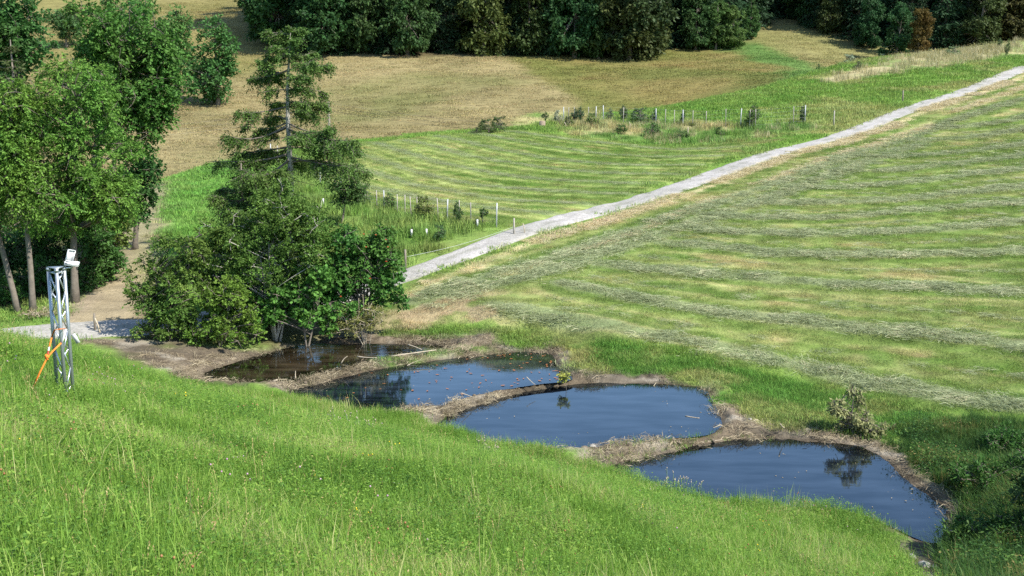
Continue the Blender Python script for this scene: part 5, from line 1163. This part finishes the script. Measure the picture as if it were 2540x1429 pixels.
def scatter(name, label, pts, scale, col, rz=None, seed=0, zs=None, tint=None):
    rng = np.random.default_rng(seed); n = len(pts)
    if n == 0: return
    me = bpy.data.meshes.new(name); me.vertices.add(n); me.vertices.foreach_set('co', np.asarray(pts, np.float32).ravel())
    rot = np.zeros((n, 3), np.float32); rot[:, 2] = rng.uniform(0, 6.283, n) if rz is None else rz
    rot[:, :2] = rng.normal(0, .07, (n, 2))
    a = me.attributes.new('turn', 'FLOAT_VECTOR', 'POINT'); a.data.foreach_set('vector', rot.ravel())
    sc = np.repeat(np.asarray(scale, np.float32)[:, None], 3, 1); 
    if zs is not None: sc[:, 2] *= zs
    a = me.attributes.new('size', 'FLOAT_VECTOR', 'POINT'); a.data.foreach_set('vector', sc.ravel().astype(np.float32))
    a = me.attributes.new('pick', 'INT', 'POINT'); a.data.foreach_set('value', rng.integers(0, len(col.objects), n).astype(np.int32))
    if tint is not None:
        c = ground_colour(pts[:, 0], pts[:, 1])[0] * tint * rng.uniform(.78, 1.22, (n, 1)) * rng.uniform(.9, 1.1, (n, 3)); a = me.attributes.new('tint', 'FLOAT_VECTOR', 'POINT'); a.data.foreach_set('vector', c.astype(np.float32).ravel())
    o = put(name, me, kind='stuff', label=label)
    ng = bpy.data.node_groups.new(name, 'GeometryNodeTree'); ng.interface.new_socket('Geometry', in_out='INPUT', socket_type='NodeSocketGeometry'); ng.interface.new_socket('Geometry', in_out='OUTPUT', socket_type='NodeSocketGeometry')
    N, L = ng.nodes, ng.links; gi, go = N.new('NodeGroupInput'), N.new('NodeGroupOutput'); ip_ = N.new('GeometryNodeInstanceOnPoints'); ci = N.new('GeometryNodeCollectionInfo')
    ci.inputs['Collection'].default_value = col; ci.inputs['Separate Children'].default_value = True; ci.inputs['Reset Children'].default_value = True
    def attr(nm, ty):
        q = N.new('GeometryNodeInputNamedAttribute'); q.data_type = ty; q.inputs['Name'].default_value = nm; return q.outputs['Attribute']
    L.new(gi.outputs[0], ip_.inputs['Points']); L.new(ci.outputs[0], ip_.inputs['Instance']); ip_.inputs['Pick Instance'].default_value = True
    L.new(attr('pick', 'INT'), ip_.inputs['Instance Index']); L.new(attr('turn', 'FLOAT_VECTOR'), ip_.inputs['Rotation']); L.new(attr('size', 'FLOAT_VECTOR'), ip_.inputs['Scale'])
    L.new(ip_.outputs[0], go.inputs[0]); md = o.modifiers.new('scatter', 'NODES'); md.node_group = ng
    return o
def spots(n, r0, r1, weight, power=1.0, half=30.0, seed=0):
    """n random ground points between two ranges, kept by weight(x, y, zones)"""
    rng = np.random.default_rng(seed); u = rng.random(n); k = power + 1
    r = (r0 ** k + u * (r1 ** k - r0 ** k)) ** (1 / k); a = np.radians(rng.uniform(-half, half, n)); x, y = r * np.sin(a), r * np.cos(a)
    z = zones(x, y); keep = rng.random(n) < weight(x, y, z); x, y = x[keep], y[keep]
    return np.stack([x, y, height_at(x, y)], 1)
dry_ok = lambda z: (z['dpond'] > .05) & (z['dtrack'] > .82)
GREEN = [(0, (.10, .20, .022)), (.35, (.175, .335, .040)), (.65, (.25, .415, .062)), (.88, (.35, .465, .10)), (1, (.50, .49, .20))]
blade_mat('meadow_blades', GREEN, 1.6, .4); blade_mat('meadow_herbs', [(0, (.07, .16, .02)), (.6, (.14, .27, .030)), (1, (.22, .33, .05))], 1.1, .3)
blade_mat('seed_heads', [(0, (.30, .20, .08)), (.5, (.45, .34, .15)), (1, (.36, .34, .12))], .8, .2)
blade_mat('hay_straw', [(0, (.25, .29, .14)), (.5, (.34, .38, .19)), (.85, (.42, .45, .25)), (1, (.52, .48, .29))], .7, .2)
blade_mat('dry_blades', [(0, (.24, .24, .09)), (.5, (.42, .36, .18)), (1, (.56, .50, .30))], 1.5, .3)
tinted_mat('tinted_blades', .3)
blade_mat('dead_straw', [(0, (.17, .135, .08)), (.5, (.31, .25, .155)), (1, (.46, .39, .25))], .5, .15)
blade_mat('bank_blades', [(0, (.022, .065, .013)), (.45, (.055, .14, .022)), (.85, (.12, .22, .038)), (1, (.26, .21, .07))], .8, .35)
blade_mat('pink_flower', [(0, (.42, .16, .30)), (1, (.62, .42, .52))], .5, .2); blade_mat('yellow_flower', [(0, (.75, .50, .02)), (1, (.8, .65, .05))], .5, .1); blade_mat('brown_flower', [(0, (.22, .08, .03)), (1, (.36, .18, .08))], .5, .1)

C_MEADOW = patch_set('meadow_patch', lambda r: blades(r, 290, .5, (.05, .24), (.0028, .006), .65), 'meadow_blades', 7, 1)
C_HERB = patch_set('herb_patch', lambda r: herb(r, 120, .5, (.02, .19), (.015, .036), (.009, .018)), 'meadow_herbs', 5, 2)
C_TALL = patch_set('tall_patch', lambda r: blades(r, 24, .35, (.30, .52), (.004, .007), .4), 'meadow_blades', 5, 3)
def seed_stalks(r):
    V, Q, T = blades(r, 7, .5, (.32, .55), (.003, .004), .35); n = 7; tip = V.reshape(n, 5, 3)[:, 4]; mid = V.reshape(n, 5, 3)[:, 2]; d = unit(tip - mid)
    A = np.repeat(tip - d * .09, 6, 0) + np.repeat(d, 6, 0) * np.tile(np.linspace(0, .09, 6), n)[:, None]; D = unit(np.repeat(d, 6, 0) + r.normal(0, .35, (n * 6, 3)))
    V2, Q2 = quads_leaf(A, D, unit(r.normal(0, 1, A.shape)), .022, .009); return np.vstack([V, V2]), np.vstack([Q, Q2 + len(V)]), T
C_SEED = patch_set('seed_patch', seed_stalks, 'seed_heads', 4, 4)
def dock(r):
    az = np.sort(r.uniform(0, 6.28, 26)); D = unit(np.stack([np.cos(az), np.sin(az), r.uniform(.3, 1.1, 26)], 1)); P = np.zeros((26, 3)) + r.normal(0, .03, (26, 3)) * (1, 1, 0); Nn = unit(np.array([0, 0, 1.0]) - D * .5)
    return quads_leaf(P, D, Nn, r.uniform(.10, .22, 26), r.uniform(.035, .07, 26)) + (None,)
C_DOCK = patch_set('dock_plant', dock, 'meadow_herbs', 3, 5)
def flower(r, kind):
    V_, T_ = ico(.009); h = .26 + r.uniform(-.06, .06); Vs, Qs, Ts, n = [], [], [], 0
    for k in range(3):
        q = V_ * (1, 1, 1.1) + (*r.uniform(-.12, .12, 2), h + r.uniform(-.07, .05)); Vs.append(q); Ts.append(T_ + n); n += 12
    return np.vstack(Vs), None, np.vstack(Ts)
C_PINK = patch_set('clover_head', lambda r: flower(r, 0), 'pink_flower', 3, 6); C_BROWNF = patch_set('faded_head', lambda r: flower(r, 0), 'brown_flower', 3, 7); C_YEL = patch_set('yellow_head', lambda r: flower(r, 0), 'yellow_flower', 3, 8)
mead = lambda x, y, z: z['meadow'] * dry_ok(z) * (z['meadow'] > .3)
g_ = np.random.default_rng(33)
P = spots(11000, 3.6, 25, mead, .55, 33, 1); scatter('meadow_grass', 'lush green meadow grass on the slope before the ponds', P, .85 + .45 * fbm(P[:, 0], P[:, 1], 2.2), C_MEADOW, seed=1, zs=(.6 + .75 * fbm(P[:, 0] + 9, P[:, 1], 1.6)))
P = spots(7500, 3.6, 22, lambda x, y, z: mead(x, y, z) * (.4 + .6 * (fbm(x, y, 1.3) > .46)), .55, 33, 2); scatter('meadow_herbs', 'clover and broad leaved herbs low in the meadow', P, .8 + .5 * g_.random(len(P)), C_HERB, seed=2)
P = spots(2200, 3.6, 24, lambda x, y, z: mead(x, y, z) * (fbm(x + 5, y, 1.8) > .50), .7, 33, 3); scatter('tall_grass', 'taller grass stems standing out of the meadow', P, .7 + .5 * g_.random(len(P)), C_TALL, seed=3)
P = spots(900, 4, 24, lambda x, y, z: mead(x, y, z) * (.2 + (fbm(x + 25, y, 1.8) > .52)), .8, 33, 4); scatter('seed_stalks', 'straw coloured seed stalks in the meadow', P, .6 + .4 * g_.random(len(P)), C_SEED, seed=4)
P = spots(150, 4, 20, mead, .8, 33, 5); scatter('dock_leaves', 'dark broad leaved rosettes in the meadow', P, .7 + .7 * g_.random(len(P)), C_DOCK, seed=5)
for nm, lab, c, n, sd in (('clover_flowers', 'pink clover heads dotted through the meadow', C_PINK, 150, 6), ('faded_flowers', 'faded brown flower heads in the meadow', C_BROWNF, 260, 7), ('yellow_flowers', 'tiny yellow flowers low on the slope', C_YEL, 22, 8)):
    P = spots(n, 4.5, 20, lambda x, y, z: mead(x, y, z) * (fbm(x + sd * 11, y, 2.2) > .45), .7, 31, sd); scatter(nm, lab, P, .6 + .5 * g_.random(len(P)), c, seed=sd)
# rough grass round the ponds and the vegetated right bank
C_ROUGH = patch_set('rough_patch', lambda r: blades(r, 150, .55, (.04, .14), (.005, .010), 1.0), 'tinted_blades', 5, 11)
P = spots(14000, 20, 34, lambda x, y, z: np.maximum(z['rough'], .9 * ((y < 33) & (y > 27) & (x > -3.5) & (x < 6) & (z['low'] < .4))) * (1 - z['mud']) * (1 - z['under']) * (1 - z['meadow']) * dry_ok(z), 1, 30, 11); scatter('rough_grass', 'uneven uncut grass round the far side of the ponds', P, .7 + .8 * fbm(P[:, 0], P[:, 1], 1.2), C_ROUGH, seed=11, tint=1.25)
C_BANK = patch_set('bank_patch', lambda r: blades(r, 150, .5, (.15, .55), (.005, .010), .7), 'bank_blades', 5, 12)
C_BANKH = patch_set('bank_herb', lambda r: herb(r, 110, .55, (.05, .5), (.03, .08), (.012, .035)), 'bank_blades', 4, 13)
bankw = lambda x, y, z: z['bank'] * dry_ok(z) * (z['dpond'] > .45)
P = spots(9000, 12, 25, bankw, 1, 36, 12); scatter('bank_grass', 'tall dark green grass on the bank right of the near pond', P, (.7 + .6 * fbm(P[:, 0], P[:, 1], 1.2)) * np.where(P[:, 1] > 19.5, .55, 1), C_BANK, seed=12)
P = spots(4200, 12, 24, lambda x, y, z: bankw(x, y, z) * (fbm(x + 31, y, 1.0) > .5), 1, 36, 13); scatter('bank_herbs', 'dense leafy herbs on the bank right of the near pond', P, .7 + .6 * fbm(P[:, 0] + 7, P[:, 1], 1.0), C_BANKH, seed=13)
# straw and dead stems on dams and mud
C_DEAD = patch_set('straw_patch', lambda r: straws(r, 34, .45, (.08, .28), (.004, .009), .05), 'dead_straw', 5, 14)
P = spots(6500, 18, 31, lambda x, y, z: z['mud'] * (1 - z['meadow']) * (z['dpond'] > .06) * (fbm(x + 3, y, .7) > .47) * np.where(z['dpond'] < .7, 1, .25), 1, 24, 14); scatter('dead_straw', 'dead straw and root litter on the mud and dams', P, .6 + .6 * g_.random(len(P)), C_DEAD, seed=14)
# mown fields
C_STUB = patch_set('stubble_patch', lambda r: blades(r, 190, .52, (.02, .065), (.004, .008), .9), 'tinted_blades', 5, 15)
notmud = lambda z: (1 - z['mud']) * (1 - z['meadow']) * dry_ok(z)
P = spots(36000, 24, 78, lambda x, y, z: np.maximum(z['low'] * (y < 62), z['up']) * notmud(z), .6, 30, 15); d_ = np.hypot(P[:, 0], P[:, 1]); scatter('field_stubble', 'short mown stubble of the fields', P, .8 + d_ / 140, C_STUB, seed=15, tint=1.25)
C_STUBF = patch_set('stubble_far', lambda r: blades(r, 90, .8, (.04, .09), (.010, .02), .9), 'tinted_blades', 4, 16)
P = spots(17000, 58, 118, lambda x, y, z: z['low'] * dry_ok(z), .8, 30, 16); scatter('distant_stubble', 'mown stubble on the distant part of the fields', P, .9 + .4 * g_.random(len(P)), C_STUBF, seed=16, tint=1.25)
C_HAY = patch_set('hay_patch', lambda r: straws(r, 130, .9, (.12, .4), (.006, .013), .10), 'hay_straw', 6, 17)
def hay(lines, per_m, sig, seed, tag, lab):
    rng = np.random.default_rng(seed); X, A, S = [], [], []
    for l in lines:
        seg = np.diff(l[:, :2], axis=0); ln = np.linalg.norm(seg, axis=1); cum = np.concatenate([[0], np.cumsum(ln)]); n = int(cum[-1] * per_m); s = rng.uniform(0, cum[-1], n)
        i = np.clip(np.searchsorted(cum, s) - 1, 0, len(seg) - 1); f = (s - cum[i]) / ln[i]; p = l[i, :2] + seg[i] * f[:, None]; t = seg[i] / ln[i][:, None]
        wv = sig * (.6 + .9 * fbm(s * 1.0 + l[0, 0] * 7, s * 0, 3.0)); keep = fbm(s + l[0, 0] * 3, s * 0 + 4, 2.2, 2) > .16
        q = p + np.stack([-t[:, 1], t[:, 0]], 1) * rng.normal(0, 1, n)[:, None] * wv[:, None]
        X.append(q[keep]); A.append(np.arctan2(t[:, 1], t[:, 0])[keep]); 
    X, A = np.vstack(X), np.concatenate(A); z = zones(X[:, 0], X[:, 1]); k = (fbm(X[:, 0], X[:, 1], .8, 2) > .30) & (z['dtrack'] > 1.2) & (z['mud'] < .3) & (np.abs(np.degrees(np.arctan2(X[:, 0], X[:, 1]))) < 30)
    X, A = X[k], A[k]; d = np.hypot(X[:, 0], X[:, 1]); P = np.stack([X[:, 0], X[:, 1], height_at(X[:, 0], X[:, 1])], 1)
    scatter(tag, lab, P, np.clip(.65 + d / 260, .7, 1.0) * (1 if tag == 'hay_windrows' else .7), C_HAY, rz=A + rng.normal(0, .5, len(A)), seed=seed, zs=np.clip(1.3 - d / 90, .5, 1))
hay(HAY_LOW, 8.0, .19, 18, 'hay_windrows', 'grey green windrows of drying hay on the lower field'); thin = []
for a_, b_ in zip(HAY_LOW[:11], HAY_LOW[1:12]):
    m_ = min(len(a_), len(b_)); f_ = np.linspace(0, 1, 14); ia = np.stack([np.interp(f_, np.linspace(0, 1, len(a_)), a_[:, c]) for c in range(3)], 1); ib = np.stack([np.interp(f_, np.linspace(0, 1, len(b_)), b_[:, c]) for c in range(3)], 1); thin.append(ia * .52 + ib * .48)
hay(thin, 2.2, .10, 28, 'scattered_hay', 'thin scattered hay between the windrows of the lower field')
hay(HAY_UP, 3.2, .10, 19, 'distant_hay_windrows', 'thin windrows of drying hay on the upper field')
# tall grass by the hedges, beside the track and on the crest
C_HEDGEG = patch_set('hedge_grass', lambda r: blades(r, 90, .8, (.18, .5), (.012, .022), .5), 'tinted_blades', 5, 20)
C_SWARD = patch_set('sward_patch', lambda r: blades(r, 110, .9, (.06, .18), (.012, .022), .7), 'tinted_blades', 5, 21)
C_DRYG = patch_set('dry_grass', lambda r: blades(r, 90, 1.0, (.3, .75), (.012, .026), .45), 'dry_blades', 5, 22)
P = spots(9000, 33, 92, lambda x, y, z: np.maximum(z['hedge'] * .9, z['near_hedge']) * (1 - z['up']) * dry_ok(z), .7, 28, 20); scatter('hedge_grass', 'tall seeding grass round the fences and saplings', P, .6 + .8 * fbm(P[:, 0], P[:, 1], 2.5), C_HEDGEG, seed=20, tint=1.25)
P = spots(2600, 60, 92, lambda x, y, z: z['hedge'] * (fbm(x + 3, y, 2.4) > .5), 1, 28, 23); scatter('hedge_dry_grass', 'bleached dry grass along the young hedge', P, .45 + .4 * g_.random(len(P)), C_DRYG, seed=23)
P = spots(26000, 30, 118, lambda x, y, z: (1 - np.max([z['low'], z['up'], z['hedge'], z['near_hedge'], z['dry'], z['mud'], z['path'], z['meadow'], z['under'], z['earth']], 0)) * (1 - z['far']) * dry_ok(z) * ((y > 34) | (x < -6)), .6, 30, 21); d_ = np.hypot(P[:, 0], P[:, 1]); scatter('green_sward', 'green uncut sward on the slopes beyond the track', P, .7 + d_ / 110, C_SWARD, seed=21, tint=1.25)
P = spots(6800, 68, 150, lambda x, y, z: z['dry'] * (fbm(x + 8, y, 3.0) > .34), 1, 31, 22); scatter('dry_grass', 'tall bleached grass along the right crest', P, .8 + .6 * fbm(P[:, 0], P[:, 1], 3), C_DRYG, seed=22)
C_HILL = patch_set('hill_patch', lambda r: blades(r, 80, 2.6, (.06, .2), (.03, .07), 1.0), 'tinted_blades', 5, 24)
P = spots(20000, 86, 215, lambda x, y, z: (z['far'] > .9) * (poly_sdf(FOREST, x, y) > 1.0), .8, 30, 24); scatter('hillside_grass', 'short dry grass on the far hillside', P, .7 + .5 * g_.random(len(P)), C_HILL, seed=24, tint=1.25)

# straw raked along the lower side of the track
rs = np.random.default_rng(44); tt_ = rs.random(3600) ** 1.3 * 1.15; off = np.where(rs.random(3600) < .8, rs.normal(1.32, .15, 3600), rs.normal(3.2, .1, 3600)) + (fbm(tt_ * 60, tt_ * 0, 3.0, 2) - .5) * .8
sx, sy = TRACK_A[0] + TDIR[0] * tt_ + TN[0] * off, TRACK_A[1] + TDIR[1] * tt_ + TN[1] * off; ok_ = (fbm(tt_ * 62 + 9, tt_ * 0, 2.5, 2) > .34) & (off > .98); sx, sy = sx[ok_], sy[ok_]
blade_mat('pale_straw', [(0, (.42, .34, .17)), (.5, (.56, .47, .27)), (1, (.64, .57, .36))], .8, .15)
C_PALE = patch_set('pale_straw', lambda r: straws(r, 60, .8, (.12, .35), (.004, .009), .04), 'pale_straw', 4, 45)
scatter('track_straw', 'pale dry straw lying along the lower edge of the gravel track', np.stack([sx, sy, height_at(sx, sy) + .02], 1), np.clip(np.hypot(sx, sy) / 70, .6, 1.1), C_PALE, rz=np.full(len(sx), math.atan2(TDIR[1], TDIR[0])) + rs.normal(0, .3, len(sx)), seed=45)

# litter on the dams, sprouts in it, debris afloat
rd = np.random.default_rng(52); D_ = []
for dl in (dam_pts([(690, 958), (790, 938), (860, 916), (960, 896), (1060, 880), (1150, 872)], wa), dam_pts([(980, 1040), (1100, 1020), (1150, 1003), (1220, 983), (1300, 968), (1400, 950)], WATER['b']), dam_pts([(1430, 1150), (1520, 1130), (1600, 1110), (1680, 1096), (1760, 1086), (1900, 1076), (2060, 1092)], WATER['c'])):
    s_ = rd.uniform(0, len(dl) - 1, 150); q_ = np.stack([np.interp(s_, np.arange(len(dl)), dl[:, c]) for c in (0, 1)], 1) + rd.normal(0, .14, (150, 2)); D_.append(q_)
D_ = np.vstack(D_); zz = zones(D_[:, 0], D_[:, 1]); D_ = D_[(zz['dpond'] > .0) & (zz['meadow'] < .5)]
P = np.stack([D_[:, 0], D_[:, 1], height_at(D_[:, 0], D_[:, 1])], 1); h_ = len(P) * 3 // 4
scatter('dam_litter', 'straw, roots and dead stems heaped on the dams', P[:h_], .5 + .5 * rd.random(h_), C_DEAD, seed=53, zs=1.6)
C_SPROUT = patch_set('dam_sprout', lambda r: blades(r, 26, .3, (.04, .16), (.004, .008), .8), 'meadow_blades', 3, 54)
scatter('dam_sprouts', 'sparse grass sprouting on the dams', P[h_:], .6 + .5 * rd.random(len(P) - h_), C_SPROUT, seed=55)
V_, T_ = ico(1.0); C_BITS = patch_set('floating_bits', lambda r: (np.vstack([V_ * (.02, .008, .003) * r.uniform(.5, 1.3) + (*r.uniform(-.25, .25, 2), .003) for k in range(3)]), None, np.vstack([T_ + 12 * k for k in range(3)])), 'dead_straw', 4, 56)
B_ = []
for k, n in (('c', 40), ('d', 70), ('b', 40), ('a', 20)):
    lo_, hi_ = POND[k][:, :2].min(0), POND[k][:, :2].max(0); q_ = rd.uniform(lo_, hi_, (n * 3, 2)); sd_ = poly_sdf(POND[k], q_[:, 0], q_[:, 1]); q_ = q_[(sd_ < -.3) & (rd.random(len(q_)) < np.clip(.25 - sd_ * -.12 + .5 * (sd_ > -.5), .05, 1))]; B_.append(np.hstack([q_, np.full((len(q_), 1), WATER[k])]))
B_ = np.vstack(B_); scatter('floating_debris', 'small pale bits of debris afloat on the ponds', B_, .6 + .8 * rd.random(len(B_)), C_BITS, seed=57)
